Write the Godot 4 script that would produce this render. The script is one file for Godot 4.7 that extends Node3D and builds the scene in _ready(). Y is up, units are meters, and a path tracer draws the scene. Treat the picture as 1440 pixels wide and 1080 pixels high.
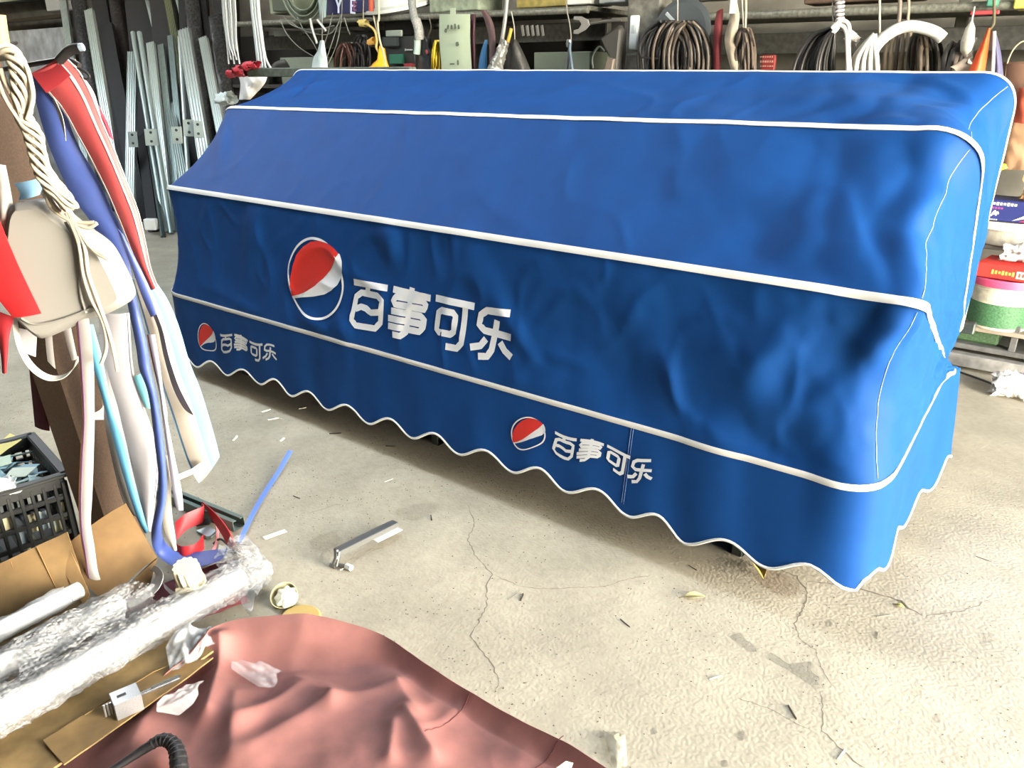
extends Node3D

# ---------- the camera's place, found from the photograph's perspective ----------
const EYE := Vector3(0, 1.5, 0)
const FWD := Vector3(-0.56241, -0.371211, -0.738849)
const RGT := Vector3(0.795154, 0.002256, -0.606403)
const UPV := Vector3(-0.226771, 0.928546, -0.293901)
const FOC := 1075.06
const TOWARDS := Vector3(-0.60571, 0, -0.79568)   # level direction away from the camera

var rng := RandomNumberGenerator.new()
var M := {}
var names_used := {}
var noise_a := FastNoiseLite.new()
var noise_b := FastNoiseLite.new()
var noise_c := FastNoiseLite.new()

func ray(x: float, y: float) -> Vector3: return FWD + RGT * ((x - 720.0) / FOC) - UPV * ((y - 540.0) / FOC)
func fl(x: float, y: float, h := 0.0) -> Vector3:
	var d := ray(x, y)
	return EYE + d * ((h - EYE.y) / d.y)
func pz(x: float, y: float, z: float) -> Vector3:
	var d := ray(x, y)
	return EYE + d * (z / d.z)
func pe(x: float, y: float, ex: float) -> Vector3:
	var d := ray(x, y)
	return EYE + d * (ex / d.x)
func hp(x: float, y: float, dist: float) -> Vector3:
	var d := ray(x, y)
	return EYE + d * (dist / d.dot(TOWARDS))

# ---------- mesh collector ----------
class MB:
	var v := PackedVector3Array()
	var sg := PackedInt32Array()
	var uv := PackedVector2Array()
	func tri(a: Vector3, b: Vector3, c: Vector3, s := -1) -> void:
		v.append(a); v.append(b); v.append(c)
		sg.append(s)
	func quad(a: Vector3, b: Vector3, c: Vector3, d: Vector3, s := -1) -> void:
		tri(a, b, c, s); tri(a, c, d, s)
	# a box with its twelve edges chamfered
	func box(c: Vector3, size: Vector3, b := Basis.IDENTITY, ch := -1.0) -> void:
		var h := size * 0.5
		var k: float = ch if ch >= 0.0 else minf(0.004, minf(h.x, minf(h.y, h.z)) * 0.25)
		var ax := [Vector3(1, 0, 0), Vector3(0, 1, 0), Vector3(0, 0, 1)]
		var hs := [h.x, h.y, h.z]
		for i in 3:
			var j := (i + 1) % 3
			var l := (i + 2) % 3
			for s in [-1.0, 1.0]:
				var n: Vector3 = ax[i] * hs[i] * s
				var p: Vector3 = ax[j] * (hs[j] - k)
				var q: Vector3 = ax[l] * (hs[l] - k)
				if s > 0: quad(c + b * (n - p - q), c + b * (n - p + q), c + b * (n + p + q), c + b * (n + p - q))
				else: quad(c + b * (n - p - q), c + b * (n + p - q), c + b * (n + p + q), c + b * (n - p + q))
		if k <= 0.0: return
		for i in 3:
			var j := (i + 1) % 3
			var l := (i + 2) % 3
			for s in [-1.0, 1.0]:
				for t in [-1.0, 1.0]:
					var e: Vector3 = ax[l] * (hs[l] - k)
					var a1: Vector3 = ax[i] * hs[i] * s + ax[j] * (hs[j] - k) * t
					var a2: Vector3 = ax[i] * (hs[i] - k) * s + ax[j] * hs[j] * t
					if s * t > 0: quad(c + b * (a1 - e), c + b * (a1 + e), c + b * (a2 + e), c + b * (a2 - e))
					else: quad(c + b * (a1 - e), c + b * (a2 - e), c + b * (a2 + e), c + b * (a1 + e))
		for s in [-1.0, 1.0]:
			for t in [-1.0, 1.0]:
				for u in [-1.0, 1.0]:
					var a := c + b * Vector3(h.x * s, (h.y - k) * t, (h.z - k) * u)
					var d := c + b * Vector3((h.x - k) * s, h.y * t, (h.z - k) * u)
					var e := c + b * Vector3((h.x - k) * s, (h.y - k) * t, h.z * u)
					if s * t * u > 0: tri(a, e, d)
					else: tri(a, d, e)
	func frames(p: PackedVector3Array, closed := false) -> Array:
		var out := []
		var n := p.size()
		var prev := Vector3.ZERO
		for i in n:
			var a := p[i - 1] if i > 0 else (p[n - 1] if closed else p[0])
			var c := p[i + 1] if i < n - 1 else (p[0] if closed else p[n - 1])
			var t := (c - a).normalized()
			if t == Vector3.ZERO: t = Vector3.UP
			var x := prev - t * prev.dot(t)
			if x.length() < 0.001:
				x = t.cross(Vector3.UP if absf(t.y) < 0.9 else Vector3.RIGHT)
			x = x.normalized()
			prev = x
			out.append([x, t.cross(x).normalized(), t])
		return out
	func tube(p: PackedVector3Array, r: float, n := 7, r2 := -1.0, closed := false, smooth := 1) -> void:
		var f := frames(p, closed)
		var rings := []
		var m := p.size()
		for i in m:
			var k: float = r if r2 < 0.0 else lerpf(r, r2, float(i) / maxf(1.0, m - 1.0))
			var ring := PackedVector3Array()
			for j in n:
				var a := TAU * j / n
				ring.append(p[i] + (f[i][0] * cos(a) + f[i][1] * sin(a)) * k)
			rings.append(ring)
		for i in (m if closed else m - 1):
			var q: PackedVector3Array = rings[(i + 1) % m]
			var o: PackedVector3Array = rings[i]
			for j in n:
				quad(o[j], q[j], q[(j + 1) % n], o[(j + 1) % n], smooth)
		if not closed:
			for j in range(1, n - 1):
				tri(rings[0][0], rings[0][j], rings[0][j + 1])
				tri(rings[m - 1][0], rings[m - 1][j + 1], rings[m - 1][j])
	# revolve (radius, height) pairs round xf's y axis
	func lathe(prof: PackedVector2Array, n: int, xf: Transform3D, lobes := 0, lobe := 0.0) -> void:
		for i in prof.size() - 1:
			for j in n:
				var q := []
				for e in [[i, j], [i + 1, j], [i + 1, j + 1], [i, j + 1]]:
					var a: float = TAU * e[1] / n
					var r: float = prof[e[0]].x * (1.0 + (lobe * cos(a * lobes) if lobes else 0.0))
					q.append(xf * Vector3(r * cos(a), prof[e[0]].y, r * sin(a)))
				quad(q[0], q[1], q[2], q[3], i + 1)
	func grid(rows: Array, smooth := 1) -> void:   # rows of PackedVector3Array
		for i in rows.size() - 1:
			var a: PackedVector3Array = rows[i]
			var b: PackedVector3Array = rows[i + 1]
			for j in a.size() - 1:
				quad(a[j], b[j], b[j + 1], a[j + 1], smooth)
	# a sheet with real thickness: rows pushed back along their normals
	func sheet(rows: Array, thick: float) -> void:
		var back := []
		var m := rows.size()
		for i in m:
			var r := PackedVector3Array()
			var k: int = rows[i].size()
			for j in k:
				var du: Vector3 = rows[i][mini(j + 1, k - 1)] - rows[i][maxi(j - 1, 0)]
				var dv: Vector3 = rows[mini(i + 1, m - 1)][j] - rows[maxi(i - 1, 0)][j]
				var nn := dv.cross(du)
				if nn.length() < 1e-9: nn = Vector3.UP * 1e-9
				r.append(rows[i][j] - nn.normalized() * thick)
			back.append(r)
		grid(rows, 1)
		var rev := back.duplicate()
		rev.reverse()
		grid(rev, 2)
		var k: int = rows[0].size()
		for i in m - 1:
			quad(rows[i][0], back[i][0], back[i + 1][0], rows[i + 1][0])
			quad(rows[i][k - 1], rows[i + 1][k - 1], back[i + 1][k - 1], back[i][k - 1])
		for j in k - 1:
			quad(rows[0][j], rows[0][j + 1], back[0][j + 1], back[0][j])
			quad(rows[m - 1][j], back[m - 1][j], back[m - 1][j + 1], rows[m - 1][j + 1])
	# outline in the xy plane of xf, thickness along its z, edges bevelled
	func slab(o: PackedVector2Array, depth: float, xf: Transform3D, bev := 0.0) -> void:
		if Geometry2D.is_polygon_clockwise(o): o.reverse()
		var ins := o
		if bev > 0.0:
			var t := PackedVector2Array()
			for i in o.size():
				var a := (o[i] - o[i - 1]).normalized()
				var b := (o[(i + 1) % o.size()] - o[i]).normalized()
				var d := (a + b).normalized()
				t.append(o[i] + Vector2(-d.y, d.x) * bev)
			ins = t
		var tr := Geometry2D.triangulate_polygon(ins)
		if tr.is_empty():
			ins = o
			tr = Geometry2D.triangulate_polygon(o)
		var h := depth * 0.5
		for i in range(0, tr.size(), 3):
			var a := ins[tr[i]]
			var b := ins[tr[i + 1]]
			var c := ins[tr[i + 2]]
			if (b - a).cross(c - a) < 0:
				var sw := b
				b = c
				c = sw
			tri(xf * Vector3(a.x, a.y, h), xf * Vector3(c.x, c.y, h), xf * Vector3(b.x, b.y, h), -1)
			tri(xf * Vector3(a.x, a.y, -h), xf * Vector3(b.x, b.y, -h), xf * Vector3(c.x, c.y, -h), -1)
		var n := o.size()
		for i in n:
			var j := (i + 1) % n
			var f1 := xf * Vector3(o[i].x, o[i].y, h - bev)
			var f2 := xf * Vector3(o[j].x, o[j].y, h - bev)
			var b1 := xf * Vector3(o[i].x, o[i].y, -h + bev)
			var b2 := xf * Vector3(o[j].x, o[j].y, -h + bev)
			quad(f1, f2, b2, b1, 3 if bev > 0.012 else -1)
			if bev > 0.0:
				var g := 3 if bev > 0.012 else -1
				quad(xf * Vector3(ins[i].x, ins[i].y, h), xf * Vector3(ins[j].x, ins[j].y, h), f2, f1, g)
				quad(b1, b2, xf * Vector3(ins[j].x, ins[j].y, -h), xf * Vector3(ins[i].x, ins[i].y, -h), g)
	func base_point() -> Vector3:
		if v.is_empty(): return Vector3.ZERO
		var lo := v[0]
		var hi := v[0]
		for p in v:
			lo = lo.min(p)
			hi = hi.max(p)
		return Vector3((lo.x + hi.x) * 0.5, lo.y, (lo.z + hi.z) * 0.5)
	func mesh(at: Vector3, mat: Material) -> ArrayMesh:
		var st := SurfaceTool.new()
		st.begin(Mesh.PRIMITIVE_TRIANGLES)
		var has_uv := uv.size() == v.size()
		for i in v.size():
			if i % 3 == 0: st.set_smooth_group(sg[i / 3])
			if has_uv: st.set_uv(uv[i])
			st.add_vertex(v[i] - at)
		st.generate_normals()
		st.index()
		var m := st.commit()
		if m.get_surface_count(): m.surface_set_material(0, mat)
		return m

func numbered(called: String) -> String:
	var n: int = names_used.get(called, 0)
	names_used[called] = n + 1
	return called if n == 0 else "%s_%03d" % [called, n]

func tag(o: Node3D, label: String, category: String, group := "", kind := "") -> Node3D:
	if label: o.set_meta("label", label)
	if category: o.set_meta("category", category)
	if group: o.set_meta("group", group)
	if kind: o.set_meta("kind", kind)
	return o

func thing(called: String, label: String, category: String, at: Vector3, group := "") -> Node3D:
	var o := Node3D.new()
	o.name = numbered(called)
	add_child(o, true)
	o.position = at
	tag(o, label, category, group)
	return o

# a part (or, under a part, a sub-part) drawn in world coordinates
func part(mb: MB, called: String, mat: Material, parent: Node3D, label := "") -> MeshInstance3D:
	var o := MeshInstance3D.new()
	o.name = called
	var origin := parent.position
	var up := parent.get_parent()
	if up is Node3D and up != self: origin += up.position
	var b := mb.base_point()
	o.mesh = mb.mesh(b, mat)
	parent.add_child(o, true)
	o.position = b - origin
	if label: o.set_meta("label", label)
	return o

func solo(mb: MB, called: String, label: String, category: String, mat: Material, group := "", kind := "") -> MeshInstance3D:
	var o := MeshInstance3D.new()
	o.name = numbered(called)
	var b := mb.base_point()
	o.mesh = mb.mesh(b, mat)
	add_child(o, true)
	o.position = b
	tag(o, label, category, group, kind)
	return o

func struct(mb: MB, called: String, mat: Material, parent: Node3D = self) -> MeshInstance3D:
	if parent != self: return part(mb, called, mat, parent)
	var o := solo(mb, called, "", "", mat)
	o.set_meta("kind", "structure")
	return o

# ---------- materials ----------
func ntex(freq: float, lo: float, hi: float, octaves := 4, size := 512, type := FastNoiseLite.TYPE_SIMPLEX_SMOOTH, sd := 1, mid := 0.5) -> NoiseTexture2D:
	var n := FastNoiseLite.new()
	n.noise_type = type
	n.seed = sd
	n.frequency = freq
	n.fractal_octaves = octaves
	var g := Gradient.new()
	g.offsets = PackedFloat32Array([0.0, mid, 1.0])
	g.colors = PackedColorArray([Color(lo, lo, lo), Color((lo + hi) * 0.5, (lo + hi) * 0.5, (lo + hi) * 0.5), Color(hi, hi, hi)])
	var t := NoiseTexture2D.new()
	t.width = size
	t.height = size
	t.seamless = true
	t.noise = n
	t.color_ramp = g
	return t

var T := {}
func make_textures() -> void:
	T.soft = ntex(0.012, 0.72, 1.0, 4)
	T.blotch = ntex(0.02, 0.55, 1.0, 5, 512, FastNoiseLite.TYPE_SIMPLEX_SMOOTH, 4)
	T.fine = ntex(0.12, 0.8, 1.0, 3, 512, FastNoiseLite.TYPE_SIMPLEX_SMOOTH, 7)
	T.grit = ntex(0.25, 0.0, 1.0, 3, 512, FastNoiseLite.TYPE_SIMPLEX, 9)
	T.crumple = ntex(0.03, 0.0, 1.0, 4, 512, FastNoiseLite.TYPE_CELLULAR, 12)
	# woven cloth relief
	var im := Image.create(64, 64, false, Image.FORMAT_RGB8)
	for y in 64:
		for x in 64:
			var a := 0.5 + 0.25 * sin(TAU * x / 8.0) * (1.0 if (y / 8) % 2 == 0 else -1.0) + 0.25 * sin(TAU * y / 8.0)
			im.set_pixel(x, y, Color(a, a, a))
	T.weave = ImageTexture.create_from_image(im)
	# wood grain
	var w := Image.create(256, 256, false, Image.FORMAT_RGB8)
	for y in 256:
		for x in 256:
			var g := 0.78 + 0.16 * sin(x * 0.35 + 3.0 * noise_a.get_noise_2d(x * 0.6, y * 0.06) * 4.0) * 0.5 + 0.1 * noise_b.get_noise_2d(x * 3.0, y * 0.2)
			w.set_pixel(x, y, Color(g, g * 0.98, g * 0.95))
	T.wood = ImageTexture.create_from_image(w)
	# bubbles of the wrapping film
	var b := Image.create(128, 128, false, Image.FORMAT_RGB8)
	for y in 128:
		for x in 128:
			var d := 1.0
			for o in [Vector2(0, 0), Vector2(32, 0), Vector2(16, 28), Vector2(0, 56), Vector2(32, 56)]:
				for p in [Vector2(0, 0), Vector2(64, 0), Vector2(0, 64), Vector2(64, 64), Vector2(-64, 0), Vector2(0, -64)]:
					d = minf(d, Vector2(x, y).distance_to(o + p) / 15.0)
			var h := sqrt(maxf(0.0, 1.0 - d * d))
			b.set_pixel(x, y, Color(h, h, h))
	T.bubble = ImageTexture.create_from_image(b)

func mat(hex: String, rough := 0.8, metal := 0.0, tex := "", scale := 1.0) -> StandardMaterial3D:
	var key := "%s|%s|%s|%s|%s" % [hex, rough, metal, tex, scale]
	if M.has(key): return M[key]
	var m := StandardMaterial3D.new()
	m.albedo_color = Color(hex)
	m.roughness = rough
	m.metallic = metal
	if tex:
		m.albedo_texture = T[tex]
		m.uv1_triplanar = true
		m.uv1_world_triplanar = true
		m.uv1_scale = Vector3.ONE * scale
	M[key] = m
	return m

func clear_film(hex: String, alpha: float, rough := 0.3) -> StandardMaterial3D:
	var key := "film%s%s%s" % [hex, alpha, rough]
	if M.has(key): return M[key]
	var m := StandardMaterial3D.new()
	var c := Color(hex)
	c.a = alpha
	m.albedo_color = c
	m.roughness = rough
	m.transparency = BaseMaterial3D.TRANSPARENCY_ALPHA
	M[key] = m
	return m

# ---------- curves ----------
func smooth_line(p: PackedVector3Array, per := 6) -> PackedVector3Array:
	var out := PackedVector3Array()
	var n := p.size()
	for i in n - 1:
		var a := p[maxi(i - 1, 0)]
		var d := p[mini(i + 2, n - 1)]
		for k in per:
			out.append(p[i].cubic_interpolate(p[i + 1], a, d, float(k) / per))
	out.append(p[n - 1])
	return out

func hpath(a: Array, dist: float, per := 5) -> PackedVector3Array:   # pixels [x, y, (dist)] -> smooth line
	var p := PackedVector3Array()
	for q in a: p.append(hp(q[0], q[1], q[2] if q.size() > 2 else dist))
	return smooth_line(p, per)

func zpath(a: Array, z: float, per := 5) -> PackedVector3Array:
	var p := PackedVector3Array()
	for q in a: p.append(pz(q[0], q[1], q[2] if q.size() > 2 else z))
	return smooth_line(p, per)

func noise3(p: Vector3, f: float) -> float: return noise_a.get_noise_3dv(p * f)

# A sheet between two edges: rows run along the strip. f0..f1 is the share of the width, lift is towards the eye.
func strip_rows(l: PackedVector3Array, r: PackedVector3Array, across: int, bow := 0.0, f0 := 0.0, f1 := 1.0, lift := 0.0, wr := 0.0) -> Array:
	var rows := []
	var n := mini(l.size(), r.size())
	for i in n:
		var row := PackedVector3Array()
		for j in across + 1:
			var f := lerpf(f0, f1, float(j) / across)
			var p := l[i].lerp(r[i], f)
			var out := (EYE - p)
			out.y = 0
			out = out.normalized()
			p += out * (bow * 4.0 * f * (1.0 - f) + lift)
			if wr > 0.0: p += out * wr * noise3(p, 9.0)
			row.append(p)
		rows.append(row)
	return rows

func _ready() -> void:
	# ---- camera, sky, exposure ----
	var cam := Camera3D.new()
	cam.name = "camera"
	cam.transform = Transform3D(Basis(RGT, UPV, -FWD).orthonormalized(), EYE)
	cam.fov = rad_to_deg(2.0 * atan(540.0 / FOC))
	cam.current = true
	add_child(cam)
	var env := Environment.new()
	var sky := Sky.new()
	var sm := ProceduralSkyMaterial.new()
	sm.sky_top_color = Color(0.33, 0.35, 0.37)
	sm.sky_horizon_color = Color(1.0, 0.95, 0.87)
	sm.ground_bottom_color = Color(0.62, 0.58, 0.50)
	sm.ground_horizon_color = Color(0.95, 0.92, 0.84)
	sm.sky_energy_multiplier = 17.0
	sm.ground_energy_multiplier = 10.0
	sky.sky_material = sm
	env.background_mode = Environment.BG_SKY
	env.sky = sky
	env.tonemap_mode = Environment.TONE_MAPPER_LINEAR
	env.tonemap_exposure = 0.24
	env.sdfgi_enabled = true
	env.ssao_enabled = true
	env.ssil_enabled = true
	var we := WorldEnvironment.new()
	we.name = "world_environment"
	we.environment = env
	add_child(we)

	rng.seed = 11
	noise_a.seed = 3
	noise_a.frequency = 1.0
	noise_a.fractal_octaves = 3
	noise_b.seed = 8
	noise_b.frequency = 1.0
	noise_b.fractal_octaves = 1
	noise_c.seed = 21
	noise_c.frequency = 1.0
	noise_c.noise_type = FastNoiseLite.TYPE_CELLULAR
	noise_c.fractal_octaves = 1
	make_textures()
	build_room()
	build_awning()
	build_floor_marks()
	build_back()
	build_rails()
	build_right()
	build_hanging()
	build_heap()
	build_floor_things()

func add_wall(called: String, a: Vector3, b: Vector3, m: Material) -> void:
	var w := MB.new()
	w.box((a + b) * 0.5, (b - a).abs(), Basis.IDENTITY, 0.0)
	struct(w, called, m)

func build_room() -> void:
	var conc := StandardMaterial3D.new()
	conc.albedo_color = Color("b0a894")
	conc.albedo_texture = ntex(0.008, 0.86, 1.0, 6, 512, FastNoiseLite.TYPE_SIMPLEX_SMOOTH, 41)
	conc.uv1_triplanar = true
	conc.uv1_world_triplanar = true
	conc.uv1_scale = Vector3.ONE * 0.55
	conc.roughness = 0.85
	conc.detail_enabled = true
	conc.detail_albedo = ntex(0.09, 0.9, 1.0, 5, 512, FastNoiseLite.TYPE_SIMPLEX_SMOOTH, 31, 0.35)
	conc.detail_blend_mode = BaseMaterial3D.BLEND_MODE_MUL
	conc.uv2_triplanar = true
	conc.uv2_world_triplanar = true
	conc.uv2_scale = Vector3.ONE * 1.7
	conc.heightmap_enabled = true
	conc.heightmap_texture = T.grit
	conc.heightmap_scale = 0.12
	M["concrete"] = conc
	var fm := MB.new()
	fm.box(Vector3(-6, -0.1, -0.5), Vector3(24, 0.2, 13), Basis.IDENTITY, 0.0)
	struct(fm, "floor", conc)
	var wall := mat("75736a", 0.9, 0.0, "soft", 0.4)
	add_wall("wall_back", Vector3(-18, 0, -5.95), Vector3(6, 3.8, -5.75), wall)
	add_wall("wall_left", Vector3(-15.2, 0, -5.75), Vector3(-15, 3.8, 6), wall)
	# the right side stands open: a wide doorway, wall at both ends and over it
	add_wall("wall_right", Vector3(2.6, 0, -5.75), Vector3(2.8, 3.8, -3.5), wall)
	add_wall("wall_right", Vector3(2.6, 0, -0.8), Vector3(2.8, 3.8, 6), wall)
	add_wall("wall_right", Vector3(2.6, 3.4, -3.5), Vector3(2.8, 3.8, -0.8), wall)
	add_wall("wall_front", Vector3(-15.2, 0, 5.8), Vector3(2.8, 3.8, 6), wall)
	# roof with one long open skylight strip
	var roof := mat("5c5c58", 0.8, 0.0, "soft", 0.3)
	add_wall("ceiling", Vector3(-15.2, 3.8, -6), Vector3(2.8, 3.9, -2.25), roof)
	add_wall("ceiling", Vector3(-15.2, 3.8, -1.6), Vector3(2.8, 3.9, 6), roof)
	add_wall("ceiling", Vector3(-15.2, 3.8, -2.25), Vector3(-12.5, 3.9, -1.6), roof)
	add_wall("ceiling", Vector3(-1.4, 3.8, -2.25), Vector3(2.8, 3.9, -1.6), roof)



# ---------- the awning ----------
var hoops: Array = []          # five rows of points: four hoops of the frame and the lower hem
const NL := 16
const NC := 12
const NF := 230
const NR := 34
const U_CL := NL + NC / 2
const U_CR := NL + NC + NF + NC / 2
const SCALLOP := [-3.67, -3.377, -3.095, -2.808, -2.565, -2.305, -2.031, -1.77, -1.51, -1.244, -1.007, -0.755, -0.545, -0.28, -0.04, 0.25, 0.52, 0.77, 1.02, 1.3]
const SCALLOP_Y := [0.06, 0.07, 0.09, 0.112, 0.113, 0.113, 0.12, 0.13, 0.137, 0.146, 0.146, 0.141, 0.12, 0.145, 0.153, 0.12, 0.122, 0.148, 0.19, 0.19]

func spread(p: PackedVector3Array, n: int) -> PackedVector3Array:   # n + 1 evenly spaced points along a polyline
	var total := 0.0
	for i in p.size() - 1: total += p[i].distance_to(p[i + 1])
	var out := PackedVector3Array()
	var k := 0
	var run := 0.0
	for i in n + 1:
		var want := total * i / n
		while k < p.size() - 2 and run + p[k].distance_to(p[k + 1]) < want:
			run += p[k].distance_to(p[k + 1])
			k += 1
		var d := p[k].distance_to(p[k + 1])
		out.append(p[k].lerp(p[k + 1], clampf((want - run) / maxf(d, 1e-6), 0.0, 1.0)))
	return out

func hoop(left: PackedVector3Array, cl: Vector3, cr: Vector3, right: PackedVector3Array, r: float) -> PackedVector3Array:
	var out := PackedVector3Array()
	var l_in := cl.move_toward(left[left.size() - 1], r)
	var l_out := cl.move_toward(cr, r)
	var r_in := cr.move_toward(cl, r)
	var r_out := cr.move_toward(right[0], r)
	left.append(l_in)
	var s := spread(left, NL)
	for i in NL: out.append(s[i])
	for i in NC:
		var t := float(i) / NC
		out.append(l_in.lerp(cl, t).lerp(cl.lerp(l_out, t), t))
	for i in NF: out.append(l_out.lerp(r_in, float(i) / NF))
	for i in NC:
		var t := float(i) / NC
		out.append(r_in.lerp(cr, t).lerp(cr.lerp(r_out, t), t))
	var rr := PackedVector3Array([r_out])
	rr.append_array(right)
	s = spread(rr, NR)
	for i in NR + 1: out.append(s[i])
	return out

func scallop_at(s: float) -> Vector2:   # (phase, height of the wave's low points)
	for i in SCALLOP.size() - 1:
		if s < SCALLOP[i + 1]:
			var t: float = (s - SCALLOP[i]) / (SCALLOP[i + 1] - SCALLOP[i])
			return Vector2(t, lerpf(SCALLOP_Y[i], SCALLOP_Y[i + 1], clampf(t, 0.0, 1.0)))
	return Vector2(0, 0.19)

func raw(v: float, u: float) -> Vector3:
	var i := clampi(int(v), 0, 3)
	var t := v - i
	var j := clampi(int(u), 0, hoops[0].size() - 2)
	var w := u - j
	var a: Vector3 = hoops[i][j].lerp(hoops[i][j + 1], w)
	var b: Vector3 = hoops[i + 1][j].lerp(hoops[i + 1][j + 1], w)
	var p := a.lerp(b, t)
	if i < 3:
		# stretched cloth: between the hoops it is drawn in at the corners
		var pull := 4.0 * t * (1.0 - t)
		var dl := exp(-pow((u - U_CL) / 9.0, 2.0)) + (0.6 if u < U_CL else 0.0) * (1.0 - exp(-pow((u - U_CL) / 9.0, 2.0)))
		var dr := exp(-pow((u - U_CR) / 11.0, 2.0))
		p += Vector3(0.055, -0.004, -0.01) * pull * dl
		p += Vector3(-0.05, -0.012, -0.03) * pull * dr
		p.y -= 0.006 * pull
		p.z -= 0.006 * pull
	return p

# folds of the cloth: [from, to, width, height, sharpness]
var folds: Array = []

func relief(v: float, u: float, p: Vector3) -> float:
	var d := 0.0
	var side := clampf((u - (U_CR - 18.0)) / 22.0, 0.0, 1.0)
	var edge := 1.0
	for k in 4: edge *= clampf(absf(v - k) / 0.08, 0.0, 1.0)
	var q := p * Vector3(1.0, 1.3, 1.3)
	d += 0.006 * noise_a.get_noise_3dv(q * 1.1) * (0.35 + 0.65 * edge)
	d += 0.002 * noise_a.get_noise_3dv(q * 3.7 + Vector3(9, 2, 4))
	var rdg := 1.0 - absf(noise_b.get_noise_3dv(q * Vector3(2.1, 1.5, 1.5) + Vector3(3, 7, 1)))
	d += 0.004 * pow(rdg, 9.0) * edge
	if v > 2.0 and v < 3.0:
		var crisp := 1.0 - absf(noise_b.get_noise_3dv(q * Vector3(3.4, 2.2, 2.2) + Vector3(13, 5, 8)))
		d += 0.006 * pow(crisp, 9.0) * edge
	d *= lerpf(0.35, 1.0, smoothstep(U_CL + 2.0, U_CL + 30.0, u))
	if side > 0.0:
		var c1 := 1.0 - absf(noise_b.get_noise_3dv(p * Vector3(3.0, 3.2, 4.6) + Vector3(31, 5, 2)))
		d += side * 0.009 * pow(c1, 4.0) * edge
		# pleats that gather towards the pivot
		var e := p - Vector3(-0.29, 0.64, -2.98)
		var rr := Vector2(e.z, e.y).length()
		var an := atan2(e.y, e.z)
		d += side * 0.006 * sin(an * 13.0 + 2.0 * noise_b.get_noise_1d(an * 2.0) * 4.0) * clampf(rr / 0.3, 0.0, 1.0) * clampf(1.3 - rr, 0.0, 1.0) * edge
	var near := smoothstep(-1.9, -0.5, p.x)
	if near > 0.0:
		var warp := Vector3(0.12 * noise3(p, 2.0), 0.12 * noise3(p + Vector3(5, 5, 5), 2.0), 0)
		var piv := p - Vector3(-0.29, 0.64, -2.98)
		var wide := 1.0
		for k in 4: wide *= clampf(absf(v - k) / 0.22, 0.0, 1.0)
		near *= lerpf(edge, wide, side) * (1.0 - 0.6 * side) * smoothstep(0.12, 0.55, piv.length())
		var cw := 1.0 + 0.9 * smoothstep(-0.95, -0.4, p.x)
		d -= near * cw * (0.034 * (0.55 + noise_c.get_noise_3dv((p + warp) * Vector3(2.4, 2.2, 3.0) + Vector3(7, 3, 1))) + 0.013 * (0.55 + noise_c.get_noise_3dv((p - warp) * 5.5)))
	for f in folds:
		if (p - f[5]).length_squared() > f[6]: continue
		var ab: Vector3 = f[1] - f[0]
		var t := clampf((p - f[0]).dot(ab) / ab.length_squared(), 0.0, 1.0)
		var dist: float = p.distance_to(f[0] + ab * t)
		if dist < f[2]:
			var k: float = 1.0 - dist / f[2]
			d += f[3] * (k * k * (3.0 - 2.0 * k) if f[4] < 1.0 else pow(k, f[4])) * sin(PI * clampf(t * 0.9 + 0.05, 0.0, 1.0))
	return d

func surf(v: float, u: float, lift := 0.0) -> Vector3:
	var p := raw(v, u)
	var top: float = hoops[0].size() - 1.0
	var du := raw(v, minf(u + 0.5, top)) - raw(v, maxf(u - 0.5, 0.0))
	var v0 := maxf(v - 0.04, 0.0)
	var v1 := minf(v + 0.04, 4.0)
	if v >= 3.0: v0 = maxf(v0, 3.0)
	else: v1 = minf(v1, 3.0)
	var n := (raw(v1, u) - raw(v0, u)).cross(du).normalized()
	if v >= 3.0:
		var hang := v - 3.0
		var s := hem_s(u)
		n = Vector3(n.x, 0, n.z).normalized()
		var ph := scallop_at(s)
		p += n * (hang * 0.004 * sin(TAU * ph.x + 0.8) + 0.006 * hang * noise3(p, 2.2))
		return p + n * (relief(3.0, u, raw(3.0, u)) * (1.0 - 0.85 * hang) + lift)
	return p + n * (relief(v, u, p) + lift)

func hem_s(u: float) -> float:
	var p := raw(3.0, u)
	if u <= U_CR: return p.x + 0.296
	var dz := -2.037 - p.z
	return maxf(p.x + 0.296, 0.0) * 0.0 + dz

func fold(a: Array, b: Array, za: float, zb: float, width: float, height: float, sharp := 0.0) -> void:
	var p := pz(a[0], a[1], za)
	var q := pz(b[0], b[1], zb)
	folds.append([p, q, width, height, sharp, (p + q) * 0.5, pow(p.distance_to(q) * 0.5 + width, 2.0)])

func u_of_x(v: float, x: float) -> float:
	var a := U_CL * 1.0
	var b := U_CR * 1.0
	for k in 26:
		var m := (a + b) * 0.5
		if raw(v, m).x < x: a = m
		else: b = m
	return (a + b) * 0.5

func panel(v0: float, v1: float, nv: int, u0: int, u1: int, thick := 0.0015) -> MB:
	var mb := MB.new()
	var rows := []
	for i in nv + 1:
		var v := lerpf(v0, v1, float(i) / nv)
		var row := PackedVector3Array()
		for u in range(u0, u1 + 1): row.append(surf(v, u))
		rows.append(row)
	mb.sheet(rows, thick)
	return mb

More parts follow.
